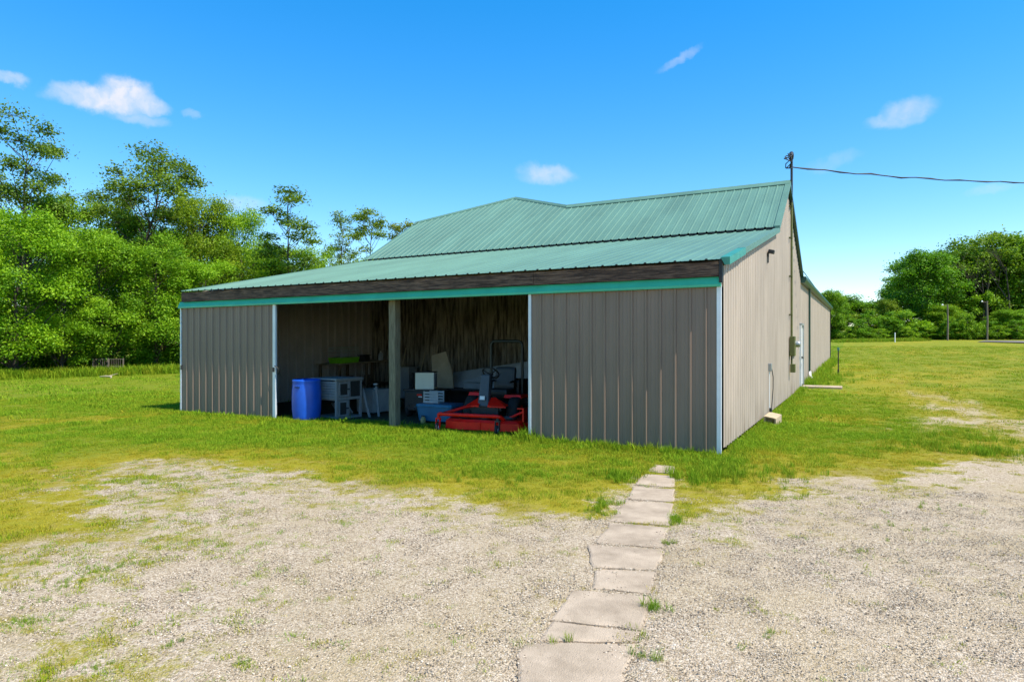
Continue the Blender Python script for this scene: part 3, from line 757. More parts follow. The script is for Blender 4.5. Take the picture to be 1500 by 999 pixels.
# workbench along the end wall
wbn = empty('wall_bench', (-11.85, 5.4, gl(-11.8,5.4)), 0, 'wooden bench along the ribbed metal end wall', 'bench')
o = MB().box((0,0,1.07), (.86,2.5,.035)).build('bench_top', mat('bench_wood', (.30,.25,.17), .8), wbn); o.rotation_euler = (R(1.6),0,0)
for xx in (-.38, .38):
    for yy in (-1.15, 0, 1.15): MB().box((xx,yy,.52), (.07,.07,1.06)).build('leg', TIMBER, wbn)
MB().box((0,0,.40), (.8,2.4,.03)).build('shelf', TIMBER, wbn)
zt = gl(-11.8,5.4)+1.09
cg = empty('pet_cage', (-11.72, 4.70, zt-.018), R(3), 'wire pet cage with lime green tray on the bench', 'cage')
cg.rotation_euler = (R(1.6), 0, R(2))
def frust(a, bb, z0_, z1_, t):
    out = [(-a,-bb),(a,-bb),(a,bb),(-a,bb)]; return MB().prism([(x*t, y*t) for x, y in out], z0_, z1_, out)
frust(.24, .42, 0, .16, .9).build('tray', GREENP, cg)
mb = MB()
for i in range(22):
    yy = -.41+i*.82/21
    mb.tube([(.23,yy,.16),(.23,yy,.46)], .0045, 4, cap=False).tube([(-.23,yy,.16),(-.23,yy,.46)], .003, 4, cap=False).tube([(-.23,yy,.46),(.23,yy,.46)], .003, 4, cap=False)
for z in (.26, .36, .46):
    mb.tube([(-.23,-.41,z),(.23,-.41,z),(.23,.41,z),(-.23,.41,z)], .004, 4, closed=True)
mb.build('wire_top', mat('cage_wire', (.42,.50,.47), .5, .3), cg)
jg = empty('plastic_jug', (-11.60, 6.22, zt+.02), 0, 'clear plastic gallon jug on the bench', 'jug')
MB().lathe([(0,0),(.07,0),(.078,.02),(.078,.15),(.06,.21),(.025,.245),(.022,.27)], n=20).build('bottle', mat('milky_plastic', (.42,.47,.48), .35), jg)
MB().lathe([(.026,.265),(.026,.29),(0,.29)], n=14).build('cap', WHITE, jg)
MB().tube([(.07,0,.15),(.10,0,.19),(.07,0,.23),(.04,0,.235)], .012, 6).build('handle', mat('milky_plastic', (.42,.47,.48)), jg)
bx_ = empty('dark_crate', (-11.66, 5.50, zt-.002), R(10), 'small dark crate between cage and jug', 'crate')
MB().box((0,0,.10), (.26,.30,.19), bev=.012, taper=(.94,.94)).build('crate_body', DARKM, bx_)
MB().box((0,0,.20), (.28,.32,.02)).build('lid', BLACKP, bx_)
# white chest, leaning boards and can next to the hutch
wc = empty('white_chest', (-8.25, 2.05, gl(-8.2,2)), R(-6), 'scuffed white chest behind the rabbit hutch', 'chest')
MB().box((-.1,0,.28), (.55,.55,.50), bev=.015).build('chest_body', PALEP, wc)
MB().box((-.1,0,.545), (.58,.58,.035), bev=.01).build('lid', PALEP, wc)
for s in (-1, 1): MB().box((-.1+s*.2,-.2,.02), (.06,.06,.06)).build('foot', DARKM, wc)
cn = empty('tin_can', (-8.22, 1.98, gl(-8.2,2)+.562), 0, 'small pale tin can on the white chest', 'can')
MB().lathe([(0,0),(.05,0),(.05,.13),(.045,.135),(0,.13)], n=18).build('can_body', WHITE, cn)
MB().lathe([(.0505,.03),(.0515,.035),(.0515,.10),(.0505,.105)], n=18).build('paper_band', DARKM, cn)
for k, (dx, ang) in enumerate(((-.02, .40), (.05, .33))):
    x0_ = -7.74+dx; y0__ = 1.25+k*.22
    lb = MB().box((0,0,.34), (.055,.025,.72), rot=(0,0,0)).build('board_strip', HUTCH); lb.location = (x0_, y0__, gl(x0_,y0__)-.02); lb.rotation_euler = (R(-6), -ang if k == 0 else ang*-.6, 0)
    tag(lb, 'narrow grey board leaning beside the hutch', 'board', 'narrow leaning boards by the hutch')
# dark storage pieces at the back left
for x, y, sx, sy, sz, nm, lab, m in ((-10.4, 5.9, .6, .5, .9, 'metal_cabinet', 'dull grey metal cabinet at the board wall', PALEP), (-9.2, 5.6, .9, .6, .75, 'storage_trunk', 'dark storage trunk in the far corner', DARKM)):
    e = empty(nm, (x, y, gl(x,y)), R(5), lab, 'cabinet' if 'cab' in nm else 'trunk')
    MB().box((0,0,sz/2), (sx,sy,sz), bev=.02).build('body', m, e); MB().box((0,0,sz+.012), (sx+.03,sy+.03,.03), bev=.008).build('lid', m, e)
    MB().box((0,-sy/2-.01,sz*.6), (.1,.02,.03)).build('handle', GREYM, e)
bk = empty('plastic_pail', (-7.15, 1.62, gl(-7.15,1.6)), 0, 'dark plastic pail left of the wooden post', 'pail')
bk.location = (-7.55, 2.55, gl(-7.5,2.5))
MB().lathe([(0,0),(.15,0),(.17,.34),(.18,.35),(.17,.36),(.155,.34),(.14,.03),(0,.03)], n=22).build('bucket', BLACKP, bk)
MB().tube([(math.cos(a)*.18, -.06-.1*math.sin(a), .30-.15*math.sin(a)*.6) for a in np.linspace(0, math.pi, 10)], .005, 5).build('handle', GREYM, bk)
for k, (xa, za, ln) in enumerate(((-10.9, .05, 1.5), (-10.2, .05, 1.35), (-9.75, .05, 1.6))):
    th = empty('long_handled_tool', (xa, 6.45, gl(xa,6.4)), 0, ('rake with pale handle leaning on the board wall', 'shovel with pale handle leaning on the board wall', 'hoe with long pale handle leaning on the board wall')[k], ('rake', 'shovel', 'hoe')[k])
    MB().tube([(0,-.28,.05),(.04*k,.16,ln)], .016, 7).build('handle', STRAW, th)
    (MB().box((0,-.30,.06), (.36,.03,.06)) if k == 0 else MB().box((0,-.30,.12), (.2,.03,.24), bev=.01) if k == 1 else MB().box((0,-.33,.05), (.16,.08,.02))).build('head', GREYM, th)
hz_ = empty('coiled_hose', (-9.0, 3.6, gl(-9,3.6)), 0, 'dark green coiled garden hose on the floor', 'hose')
mb = MB()
for k in range(4): mb.tube([(math.cos(a)*(.30-.02*k), math.sin(a)*(.30-.02*k), .02+.034*k) for a in np.linspace(0, 6.283, 26, endpoint=False)], .017, 6, closed=True)
mb.build('coil', DGREEN, hz_); MB().tube([(.3,0,.03),(.4,-.2,.02),(.36,-.4,.02)], .017, 6).build('loose_end', DGREEN, hz_)
for k, (xa, ya) in enumerate(((-11.55, 4.75), (-11.6, 5.6))):
    pt = empty('paint_pail', (xa, ya, gl(xa,ya)+.437), 0, ('rusty paint pail on the shelf under the pet cage', 'rusty paint pail on the shelf under the dark crate')[k], 'pail')
    MB().lathe([(0,0),(.11,0),(.11,.24),(.115,.25),(.10,.25),(0,.24)], n=20).build('can_body', mat('rust_can', (.22,.15,.10), .6, .3, .3, 7), pt)
    MB().tube([(math.cos(a)*.115, -.02-.05*math.sin(a), .22-.09*math.sin(a)) for a in np.linspace(0, math.pi, 9)], .004, 5).build('handle', GREYM, pt)
# generator cart right of the post, white box on it
gn = empty('generator', (-6.80, 2.05, gl(-6.8,2)), R(3), 'black generator with red badge right of the wooden post', 'generator')
MB().box((0,0,.36), (.86,.52,.44), bev=.03).build('housing', BLACKP, gn)
MB().box((0,0,.60), (.90,.56,.04), bev=.01).build('top_plate', DARKM, gn)
MB().box((-.02,-.272,.50), (.12,.02,.035), bev=.005).build('badge', RED, gn)
MB().box((.0,-.264,.46), (.09,.012,.02)).build('badge_strip', WHITE, gn)
for s in (-1, 1):
    MB().lathe([(0,-.04),(.10,-.04),(.13,-.02),(.13,.02),(.10,.04),(0,.04)], (s*.36,-.16,.12), 18, 'x').build('wheel', RUBBER, gn)
for k in range(3): MB().lathe([(0,0),(.04,0),(.03,.05),(0,.05)], (-.28+k*.12,-.26,.25-.03*(k % 2)), 12, 'y').build('engine_fitting', GREYM, gn)
MB().box((0,.12,.10), (.7,.06,.14)).build('rear_foot', DARKM, gn)
wb = empty('enamel_box', (-6.82, 2.06, gl(-6.8,2)+.622), R(26), 'cream white box sitting on the black generator', 'box')
MB().box((0,0,.185), (.42,.46,.37), bev=.012).build('box_body', CREAMB, wb); MB().box((0,0,.376), (.44,.48,.018)).build('lid', DARKM, wb)
MB().box((.205,0,.19), (.02,.40,.30)).build('side_panel', PALEP, wb)
# blue tote
tt = empty('blue_tote', (-5.92, 1.30, gl(-5.9,1.3)+.05), R(2), 'long teal blue plastic tote on the barn floor', 'tote')
out_ = [(-.42,-.24),(-.36,-.27),(.36,-.27),(.42,-.24),(.42,.24),(.36,.27),(-.36,.27),(-.42,.24)]
MB().prism([(x*.9,y*.9) for x, y in out_], 0, .30, out_).build('tub', TEAL, tt)
MB().prism([(x*1.04,y*1.06) for x, y in out_], .295, .345, [(x*1.0,y*1.0) for x, y in out_]).build('lid', TEAL, tt)
for s in (-1, 1):
    MB().box((s*.3,0,-.028), (.05,.4,.05)).build('foot', DARKM, tt)
pb = empty('yellow_jar', (-6.12, .98, gl(-6.1,1)), 0, 'small tan jar on the floor by the blue tote', 'jar')
MB().lathe([(0,0),(.05,0),(.055,.02),(.055,.09),(.035,.12),(.035,.14),(0,.14)], n=16).build('jar_body', mat('tan_jar', (.42,.28,.09), .5), pb); MB().lathe([(.04,.14),(.04,.16),(0,.16)], n=14).build('lid', DARKM, pb)
# grey wire basket stack on the tote
bs = empty('slatted_basket', (-6.12, 1.36, gl(-5.9,1.3)+.397), R(6), 'grey slatted basket standing on the blue tote', 'basket')
for k in range(4):
    for s in (-1, 1): MB().box((0,s*.14,.03+k*.062), (.34,.012,.04)).build('slat', PALEP, bs)
for xx in (-.16, .16):
    for s in (-1, 1): MB().box((xx,s*.128,.12), (.03,.012,.25)).build('corner_strip', PALEP, bs)
MB().box((0,0,.008), (.33,.26,.014)).build('base', PALEP, bs)
# long low bench at the back with the panels on it
tb = empty('low_table', (-6.1, 4.25, gl(-6,4.2)), 0, 'dark low table before the board wall holding pale panels', 'table')
MB().box((0,0,.47), (4.2,.9,.05)).build('table_top', DARKM, tb)
for xx in (-2.0, 0, 2.0):
    for yy in (-.38, .38): MB().box((xx,yy,.22), (.08,.08,.46)).build('leg', TIMBER, tb)
MB().box((0,.40,.25), (4.1,.02,.36)).build('back_board', DARKM, tb)
zt2 = gl(-6,4.2)+.495
def slab3(name, pts, th, m, lab, cat, n_=(0,1,0)):
    mb = MB(); N = Vector(n_).normalized()*th
    a = [Vector(p) for p in pts]; b2 = [p+N for p in a]; n = len(a)
    mb.add(a+b2, [tuple(range(n)), tuple(range(n, 2*n))[::-1]]+[(i, n+i, n+(i+1) % n, (i+1) % n) for i in range(n)])
    return tag(mb.build(name, m), lab, cat)
def atY(x, y, Y):
    d = px_dir(x, y); t = (Y-CY)/d.y; return Vector((CX, CY, CZ))+d*t
q = [atY(652, 547, 4.30), atY(766, 529, 4.30)]
slab3('wall_panel', [(q[0].x,4.22,zt2),(q[1].x+.3,4.22,zt2),(q[1].x+.3,4.50,q[1].z+.03),(q[0].x,4.50,q[0].z)], .03, PALEP, 'long pale grey panel with slanted top behind the mower', 'panel')
lb_ = empty('long_carton', (-6.05, 4.00, zt2), R(-2), 'long flat pale carton on the low table', 'carton')
MB().box((-.2,0,.07), (1.5,.26,.12)).build('carton_body', PALEP, lb_); MB().box((-.2,-.005,.14), (1.52,.28,.025)).build('lid', PALEP, lb_); MB().box((-.2,-.14,.02), (1.5,.012,.03)).build('edge_strip', GREYM, lb_)
q = [atY(634, 545, 4.0), atY(664, 544, 4.0), atY(650, 516, 4.0), atY(629, 522, 4.0)]
slab3('card_sheet', [(q[0].x+.05,3.92,zt2),(q[1].x+.06,3.92,zt2),(q[1].x,3.96,q[1].z),(q[2].x,4.10,q[2].z+.02),(q[3].x,4.09,q[3].z+.02),(q[0].x,3.96,q[0].z)], .02, CARD, 'tan cardboard sheet propped above the white box', 'cardboard')

# ------------------------------------------------------------------ mower
mw = empty('riding_mower', (-4.30, .34, gl(-4.3,.5)), R(6), 'red front deck riding mower with black roll bar', 'mower'); mw.scale = (.92, .95, 1)
dk = [(-.90,.12),(-.80,-.08),(-.40,-.20),(-.02,-.13),(.02,-.13),(.42,-.20),(.80,-.08),(.90,.12),(.88,.50),(.3,.62),(-.3,.62),(-.88,.50)]
o = MB().prism([(x*1.0,y) for x, y in dk], .07, .20).prism([(x*.995,y*.99) for x, y in dk], .20, .245, [(x*.90,y*.86+.02) for x, y in dk]).build('deck', RED, mw)
MB().prism([(x*1.012,y*1.03) for x, y in dk], .065, .085).build('deck_lip', RED, mw)
for xx, yy in ((-.5,.2),(.0,.12),(.5,.2)): MB().lathe([(0,.24),(.13,.24),(.13,.30),(.05,.32),(0,.32)], (xx,yy,0), 16).build('spindle_cover', DARKM, mw)
for xx in (-.02,): MB().box((xx,-.135,.14), (.03,.03,.13)).build('deck_rib', RED, mw)
MB().tube([(-.95,-.02,.30),(-.88,-.20,.335),(-.3,-.22,.335),(.40,-.22,.335),(.46,-.20,.33),(.47,-.05,.25)], .034, 8).build('front_bar', RED, mw)
MB().tube([(-.92,-.05,.31),(-.60,.35,.42),(-.30,.62,.46)], .03, 8).build('lift_arm', RED, mw)
MB().tube([(.50,.10,.28),(.80,.15,.40),(.86,.16,.42)], .022, 8).build('lift_arm', RED, mw)
mb = MB().box((.86,.06,.36), (.035,.20,.24), bev=.006).box((.80,.06,.47), (.13,.18,.02), bev=.004); mb.build('chute_bracket', RED, mw)
for xx in (-.90, .40):
    c = empty('caster', (xx, -.20, 0)); c.parent = mw
    m_ = RED if xx < 0 else DARKM
    MB().lathe([(0,-.03),(.06,-.03),(.085,-.02),(.09,0),(.085,.02),(.06,.03),(0,.03)], (0,-.03,.09), 20, 'x').build('tyre', RUBBER, c)
    MB().lathe([(0,-.034),(.045,-.034),(.045,.034),(0,.034)], (0,-.03,.09), 14, 'x').build('hub', mat('hub_grey', (.4,.4,.4), .5), c)
    for s in (-1, 1): MB().box((s*.042,-.02,.16), (.012,.05,.17), rot=(R(-8),0,0)).build('fork', m_, c)
    MB().box((0,-.005,.25), (.10,.06,.025)).build('fork_crown', m_, c); MB().tube([(0,0,.25),(0,0,.34)], .028, 10).build('pivot', m_, c)
BX = -.20
MB().box((BX,1.15,.38), (.62,1.35,.22), bev=.03).build('chassis', BLACKP, mw)
MB().box((BX,.62,.40), (.72,.22,.10), bev=.02).build('front_axle', DARKM, mw)
for s in (-1, 1):
    wq = empty('wheel', (BX+s*.50, .98, .30)); wq.parent = mw
    MB().lathe([(.15,-.12),(.24,-.13),(.29,-.10),(.30,-.03),(.30,.03),(.29,.10),(.24,.13),(.15,.12)], n=28, axis='x').build('tyre', RUBBER, wq)
    MB().lathe([(0,-.07),(.13,-.09),(.155,-.11),(.155,.11),(.13,.09),(0,.07)], n=22, axis='x').build('rim', RED, wq)
    wq = empty('wheel', (BX+s*.42, 2.02, .20)); wq.parent = mw
    MB().lathe([(.10,-.08),(.17,-.09),(.20,-.06),(.20,.06),(.17,.09),(.10,.08)], n=22, axis='x').build('tyre', RUBBER, wq)
    MB().lathe([(0,-.05),(.10,-.07),(.10,.07),(0,.05)], n=18, axis='x').build('rim', RED, wq)
# red floor plates either side of the column
mb = MB()
mb.add([(BX-.42,.42,.44),(BX-.10,.40,.46),(BX-.08,.62,.60),(BX-.20,.64,.60),(BX-.42,.60,.46),(BX-.42,.42,.42),(BX-.10,.40,.43)], [(0,1,2,3),(0,3,4),(0,5,6,1)]); mb.build('foot_plate', RED, mw)
mb = MB()
mb.add([(BX+.48,.46,.44),(BX+.10,.40,.46),(BX+.08,.62,.60),(BX+.18,.64,.60),(BX+.48,.62,.46),(BX+.48,.46,.42),(BX+.10,.40,.43)], [(3,2,1,0),(4,3,0),(1,6,5,0)]); mb.build('foot_plate', RED, mw)
mb = MB().prism([(BX+.22,.95),(BX+.62,.95),(BX+.64,1.35),(BX+.22,1.35)], .57, .63, [(BX+.24,.97),(BX+.60,.97),(BX+.62,1.33),(BX+.24,1.33)]); mb.build('fender', RED, mw)
mb = MB().prism([(BX-.62,.95),(BX-.22,.95),(BX-.22,1.35),(BX-.64,1.35)], .60, .66, [(BX-.60,.97),(BX-.24,.97),(BX-.24,1.33),(BX-.62,1.33)]); mb.build('fender', RED, mw)
o = MB().box((0,0,.31), (.24,.16,.62), bev=.025, taper=(.85,.75)).build('steering_column', mat('slate_plastic', (.045,.06,.075), .5), mw); o.location = (BX-.03,.52,.42); o.rotation_euler = (R(-10),0,0)
MB().box((BX-.03,.427,.60), (.11,.012,.07), rot=(R(-10),0,0)).build('label_plate', WHITE, mw)
SWC = Vector((BX, .78, 1.06)); Rw = Euler((R(-38),0,0)).to_matrix()
mb = MB().tube([SWC+Rw @ Vector((math.cos(a)*.175, math.sin(a)*.175, 0)) for a in np.linspace(0, 2*math.pi, 28, endpoint=False)], .016, 8, closed=True)
for a in (math.pi/2, math.pi*7/6, math.pi*11/6): mb.tube([SWC-Rw @ Vector((0,0,.03)), SWC+Rw @ Vector((math.cos(a)*.17, math.sin(a)*.17, 0))], .012, 6)
mb.lathe([(0,-.01),(.05,-.01),(.05,.02),(0,.03)], SWC-Vector((0,0,.03)), 14); mb.tube([SWC-Rw @ Vector((0,0,.02)), (BX-.03,.63,.98)], .022, 8)
mb.build('steering_wheel', BLACKP, mw)
MB().tube([(BX+.10,.66,.98),(BX+.22,.72,1.03),(BX+.26,.72,1.06)], .010, 6).build('lever', BLACKP, mw)
MB().box((BX+.02,1.25,.66), (.50,.50,.14), bev=.05).build('seat_cushion', BLACKP, mw)
MB().box((BX+.02,1.52,.93), (.48,.13,.46), rot=(R(-10),0,0), bev=.06).build('seat_back', mat('seat_vinyl', (.02,.026,.028), .5), mw)
MB().tube([(BX+.02+s*.25,1.15+.0*s,.86) if i else (BX+.02+s*.25,1.48,.88) for s in (1,) for i in (0,1)], .022, 8).tube([(BX+.02-.25,1.48,.88),(BX+.02-.25,1.15,.86)], .022, 8).build('armrest', BLACKP, mw)
MB().box((BX,1.95,.68), (.62,.70,.42), bev=.05).build('engine_hood', BLACKP, mw)
RW = .38; rp_ = [(BX-RW,1.62,.45),(BX-RW,1.62,1.50)]
for a in np.linspace(0, math.pi/2, 6): rp_.append((BX-RW+.10-.10*math.cos(a), 1.62, 1.58+.10*math.sin(a)))
for a in np.linspace(math.pi/2, 0, 6): rp_.append((BX+RW-.10+.10*math.cos(a), 1.62, 1.58+.10*math.sin(a)))
rp_ += [(BX+RW,1.62,1.50),(BX+RW,1.62,.45)]
MB().tube(rp_, .033, 8).build('roll_bar', mat('rollbar_green_black', (.012,.022,.02), .45), mw)

# ------------------------------------------------------------------ trees
def leafmesh(name, C, N, S, T, m, rng):
    """diamond leaves: centres, normals, sizes, tints"""
    n = len(C); a = rng.normal(size=(n, 3)); u = np.cross(N, a); u /= np.linalg.norm(u, axis=1)[:,None]+1e-9; v = np.cross(N, u)
    s = S[:,None]; asp = rng.uniform(.45, .7, n)[:,None]
    co = np.stack([C-u*s*.55, C-v*s*asp*.5+N*s*.06, C+u*s*.55, C+v*s*asp*.5+N*s*.06], 1).reshape(-1, 3)
    return np_mesh(name, co, np.arange(n*4).reshape(-1, 4), 4, m, {'tint': np.repeat(T, 4)}, smooth=False)
def tree_proto(seed, H, base, rad, nlobe, ncl, nleaf, leaf, lobe_r, flat=.75, m=None, trunk_r=.16, twigs=True, bushy=False, clr=.34):
    rng = np.random.default_rng(seed); rd = random.Random(seed)
    mb = MB()
    lean = rng.normal(size=2)*.025*H
    tp = [Vector((lean[0]*t*t+rng.normal()*.02*H*t*.4, lean[1]*t*t+rng.normal()*.02*H*t*.4, -.3+t*(H*.86+.3))) for t in np.linspace(0, 1, 8)]
    mb.tube(tp, [trunk_r*(1.25 if i == 0 else 1)*(1-.88*i/7) for i in range(8)], 8)
    def trunk_at(z):
        t = np.clip((z+.3)/(H*.86+.3), 0, 1)*7; i = min(6, int(t)); return tp[i].lerp(tp[i+1], t-i)
    C, N, S, T = [], [], [], []
    zc = (base+H)/2; hz = (H-base)/2
    for k in range(nlobe):
        for tr_ in range(30):
            z = base+ (H-base)*rng.uniform(.04, .97); q = math.sqrt(max(0.03, 1-((z-zc-.12*hz*(0 if bushy else 1))/hz/1.02)**2))
            r = rad*q*math.sqrt(rng.uniform(.08, 1)); a = k*2.4+rng.uniform(-.6, .6)
            break
        lc = np.array([r*math.cos(a)+lean[0]*z/H, r*math.sin(a)+lean[1]*z/H, z]); lr = lobe_r*rng.uniform(.65, 1.25)
        p0 = trunk_at(max(.25*base+.2, z-r*rng.uniform(.5, .95)-.4)); p2 = Vector(lc); p1 = p0.lerp(p2, .5)+Vector((0,0,-.10*r)); br = max(.018, trunk_r*.32*(1-.55*z/H))
        mb.tube([p0, p1, p2], [br, br*.7, br*.35], 5, cap=False)
        lt = rng.uniform(-.16, .16)
        d = rng.normal(size=(ncl, 3)); d /= np.linalg.norm(d, axis=1)[:,None]
        d[:,2] = np.where(d[:,2] < -.35, -d[:,2]*.6, d[:,2])
        cc = lc + d*lr*np.array([1,1,flat])*rng.uniform(.55, 1.05, (ncl,1))
        for j in range(ncl):
            if cc[j,2] < .15: cc[j,2] = .15+rng.uniform(0, .3)
            if twigs: mb.tube([p2, p2.lerp(Vector(cc[j]), .55)+Vector((0,0,-.04)), Vector(cc[j])], [br*.32, br*.2, .006], 4, cap=False)
            nl = int(nleaf*rng.uniform(.6, 1.4)); ax = clr*lobe_r*rng.uniform(.6, 1.3)
            g = rng.normal(size=(nl, 3))*np.array([ax, ax, ax*(.65 if m is LOCUST else .85)])
            nn = rng.normal(size=(nl, 3))*.7+np.array([0,0,.6])+d[j]*.6; nn /= np.linalg.norm(nn, axis=1)[:,None]
            C.append(cc[j]+g); N.append(nn); S.append(leaf*rng.uniform(.6, 1.35, nl)); T.append(np.clip(.5+lt+rng.normal()*.16+rng.normal(size=nl)*.16, 0, 1))
    C, N, S, T = map(np.concatenate, (C, N, S, T))
    tm = mb; me = bpy.data.meshes.new('trunk'); me.from_pydata(tm.v, [], tm.f); me.polygons.foreach_set('use_smooth', tm.sm); me.materials.append(BARK); me.update()
    return me, leafmesh('crown', C, N, S, T, m or LEAF, rng), H, rad+lobe_r*.5
DENSE = [tree_proto(100+i, 9, .9, 2.9, 45, 22, 38, .130, .80, flat=1.0, bushy=True, twigs=False, trunk_r=.15) for i in range(3)]
ROUND = [tree_proto(200+i, 11, 1.6, 3.1, 58, 20, 34, .14, .88, flat=1.0, twigs=False, trunk_r=.17) for i in range(2)]
OPEN = [tree_proto(300+i, 13, 5.6+.5*i, 2.5, 40, 15, 26, .14, .62, flat=.8, m=LOCUST, trunk_r=.16, clr=.40) for i in range(3)]
THIN = [tree_proto(400+i, 11, 3.6, 1.2, 30, 11, 20, .13, .48, flat=.7, m=LOCUST, trunk_r=.10, clr=.40) for i in range(2)]
SHRUB = [tree_proto(500+i, 3.2, .1, 1.5, 24, 14, 20, .13, .62, bushy=True, twigs=False, trunk_r=.06) for i in range(2)]
FAR = [tree_proto(600+i, 15, .6, 5.0, 80, 20, 20, .32, 1.25, flat=1.0, bushy=True, twigs=False, trunk_r=.25) for i in range(2)]
FARB = [tree_proto(700+i, 6+i, .2, 2.3, 30, 13, 15, .30, .75, flat=1.0, bushy=True, twigs=False, trunk_r=.12) for i in range(3)]
rt = random.Random(77)
def tree(proto, px, Z, top, wpx, label, tint=(1,1,1), group=None, name='tree', cat='tree', by=None):
    me_t, me_c, H0, R0 = proto
    p = pxw(px, HOR, Z); g = g1(p.x, p.y); H = CZ+(HOR-top)/FPX*Z-g
    sz = H/H0; sx = (wpx/FPX*Z/2)/R0
    e = empty(name, (p.x, p.y, g), rt.uniform(0, 6.28), label, cat, group); e.scale = (sx, sx, sz)
    for nm, me in (('trunk', me_t), ('crown', me_c)):
        o = link(bpy.data.objects.new(nm, me), e); o.color = (*tint, 1)
    return e
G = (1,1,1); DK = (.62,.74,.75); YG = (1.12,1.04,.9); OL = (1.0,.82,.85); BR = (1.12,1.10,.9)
# tall open trees
tree(OPEN[0], 40, 37, 172, 165, 'tallest open crowned tree with bare lower trunk and gaps of sky', (.80,.86,.8), name='locust_tree')
tree(OPEN[1], 213, 38, 222, 175, 'wide flat topped open tree rising above the rounded trees', (.95,.95,.85), name='locust_tree')
tree(OPEN[2], 146, 42, 285, 120, 'lower open tree between the tallest tree and the wide flat topped one', (1,1,.95), name='locust_tree')
tree(OPEN[2], -52, 40, 235, 130, 'open crowned tree at the edge beside the tallest tree', G, name='locust_tree')
tree(THIN[0], 428, 38, 282, 96, 'slim leafy tree rising just left of the thin sparse trees', (.80,.86,.8), name='locust_tree')
tree(THIN[1], 540, 41, 300, 66, 'thin sparse tree with bare stem standing just left of the roof slope', (1.15,1.1,1), name='slender_tree')
tree(THIN[0], 495, 44, 312, 62, 'short thin tree between the slim leafy tree and sparse one', (1.1,1.05,1), name='slender_tree')
tree(THIN[1], 588, 46, 318, 52, 'thin yellowish sapling top just over the roof edge', (1.35,1.05,1.1), name='slender_tree')
# middle layer
tree(ROUND[0], 292, 39, 296, 130, 'olive tinted round tree behind the low end of the roof', OL)
tree(ROUND[1], 358, 41, 308, 110, 'bright yellow green tree beside the olive tinted one', YG)
tree(ROUND[0], 100, 40, 300, 150, 'mid green tree below the gap between tall open trees', G)
tree(ROUND[1], 430, 40, 360, 120, 'low green tree over the roof left of the sparse trees', YG)
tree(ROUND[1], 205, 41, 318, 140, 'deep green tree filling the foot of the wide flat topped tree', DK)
tree(DENSE[2], 478, 44, 375, 90, 'small leafy tree just showing above the roof slope', G)
tree(DENSE[0], 545, 46, 380, 80, 'low leafy crown peeping over the roof below the sparse tree', YG)
# front edge of the wood
tree(DENSE[0], 22, 30.5, 312, 190, 'bright bushy tree leafy to the ground at the lawn edge', BR)
tree(DENSE[1], -85, 29.5, 330, 190, 'bushy tree next to the brightest bushy tree on the lawn edge', G)
tree(DENSE[1], 150, 34, 345, 160, 'bushy tree leafy to the ground behind the rusty wire panels', G)
tree(DENSE[2], 228, 35.5, 352, 150, 'bushy tree at the wood edge nearest the barn left corner', G)
tree(DENSE[0], 305, 37, 385, 130, 'rounded tree whose crown shows over the low left roof corner', BR)
tree(DENSE[2], 90, 32.5, 400, 120, 'shorter bright bushy tree between the lawn edge trees', BR)
for k in range(9):
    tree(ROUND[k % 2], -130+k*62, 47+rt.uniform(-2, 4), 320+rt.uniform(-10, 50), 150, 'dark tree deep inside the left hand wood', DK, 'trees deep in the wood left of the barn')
for k in range(10):
    xx = -100+k*42
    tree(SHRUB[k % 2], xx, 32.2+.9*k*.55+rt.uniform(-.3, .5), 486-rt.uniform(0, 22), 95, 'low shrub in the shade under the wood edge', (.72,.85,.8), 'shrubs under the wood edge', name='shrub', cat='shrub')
# right hand wood across the field
tree(FAR[0], 1352, 100, 372, 112, 'large dark green tree at the open end of the far wood', (.60,.74,.7))
tree(FAR[1], 1428, 104, 352, 130, 'tall tree with dead twigs above the poles in the far wood', (.74,.70,.8))
tree(FAR[0], 1512, 102, 350, 140, 'tall tree beside the road at the far wood', (.66,.72,.75))
tree(FAR[1], 1610, 100, 350, 150, 'tall tree beyond the road bend at the far wood', G)
tree(FAR[1], 1475, 112, 346, 120, 'olive tree behind the tall trees of the far wood', OL)
tree(FAR[0], 1385, 112, 372, 120, 'deep green tree behind the poles in the far wood', DK)
for k, (xx, top, w, t, lab) in enumerate(((1218, 428, 66, G, 'green tree just past the far corner of the barn'), (1262, 455, 70, OL, 'low olive tree between barn corner and white marker post'), (1300, 440, 50, OL, 'small greyish tree behind the white marker post'),
        (1325, 452, 80, BR, 'bright bush mass right beside the white marker post'), (1378, 448, 80, YG, 'yellow green tree behind the brown pole nearer the marker'), (1440, 430, 60, BR, 'light green tree behind the brown pole by the road'), (1480, 455, 80, G, 'rounded green tree over the road end'), (1530, 450, 90, G, 'rounded green tree past the road bend'))):
    tree(FARB[k % 3] if k % 2 else FAR[k % 2], xx, 94+2*(k % 3), top, w*.78, lab, tuple(.9*q for q in t))
tree(DENSE[2], 1190, 98, 440, 70, 'tree hidden mostly behind the barn far corner', G)
for k in range(24):
    tree(FARB[k % 3], 1200+k*14.5, 91+rt.uniform(-1, 3), 468+rt.uniform(-14, 16), 30+rt.uniform(-6, 8), 'low bush along the far edge of the field', (.72,.82,.75) if k % 3 else (.95,.9,.8), 'bushes along the far field edge', name='shrub', cat='shrub')
for k in range(8):
    tree(FAR[k % 2], 1150+k*62, 128+rt.uniform(-4, 8), 440-(40 if k > 2 else 0)+rt.uniform(-8, 8), 110, 'tree in the depth of the far wood', DK, 'trees deep in the far wood')
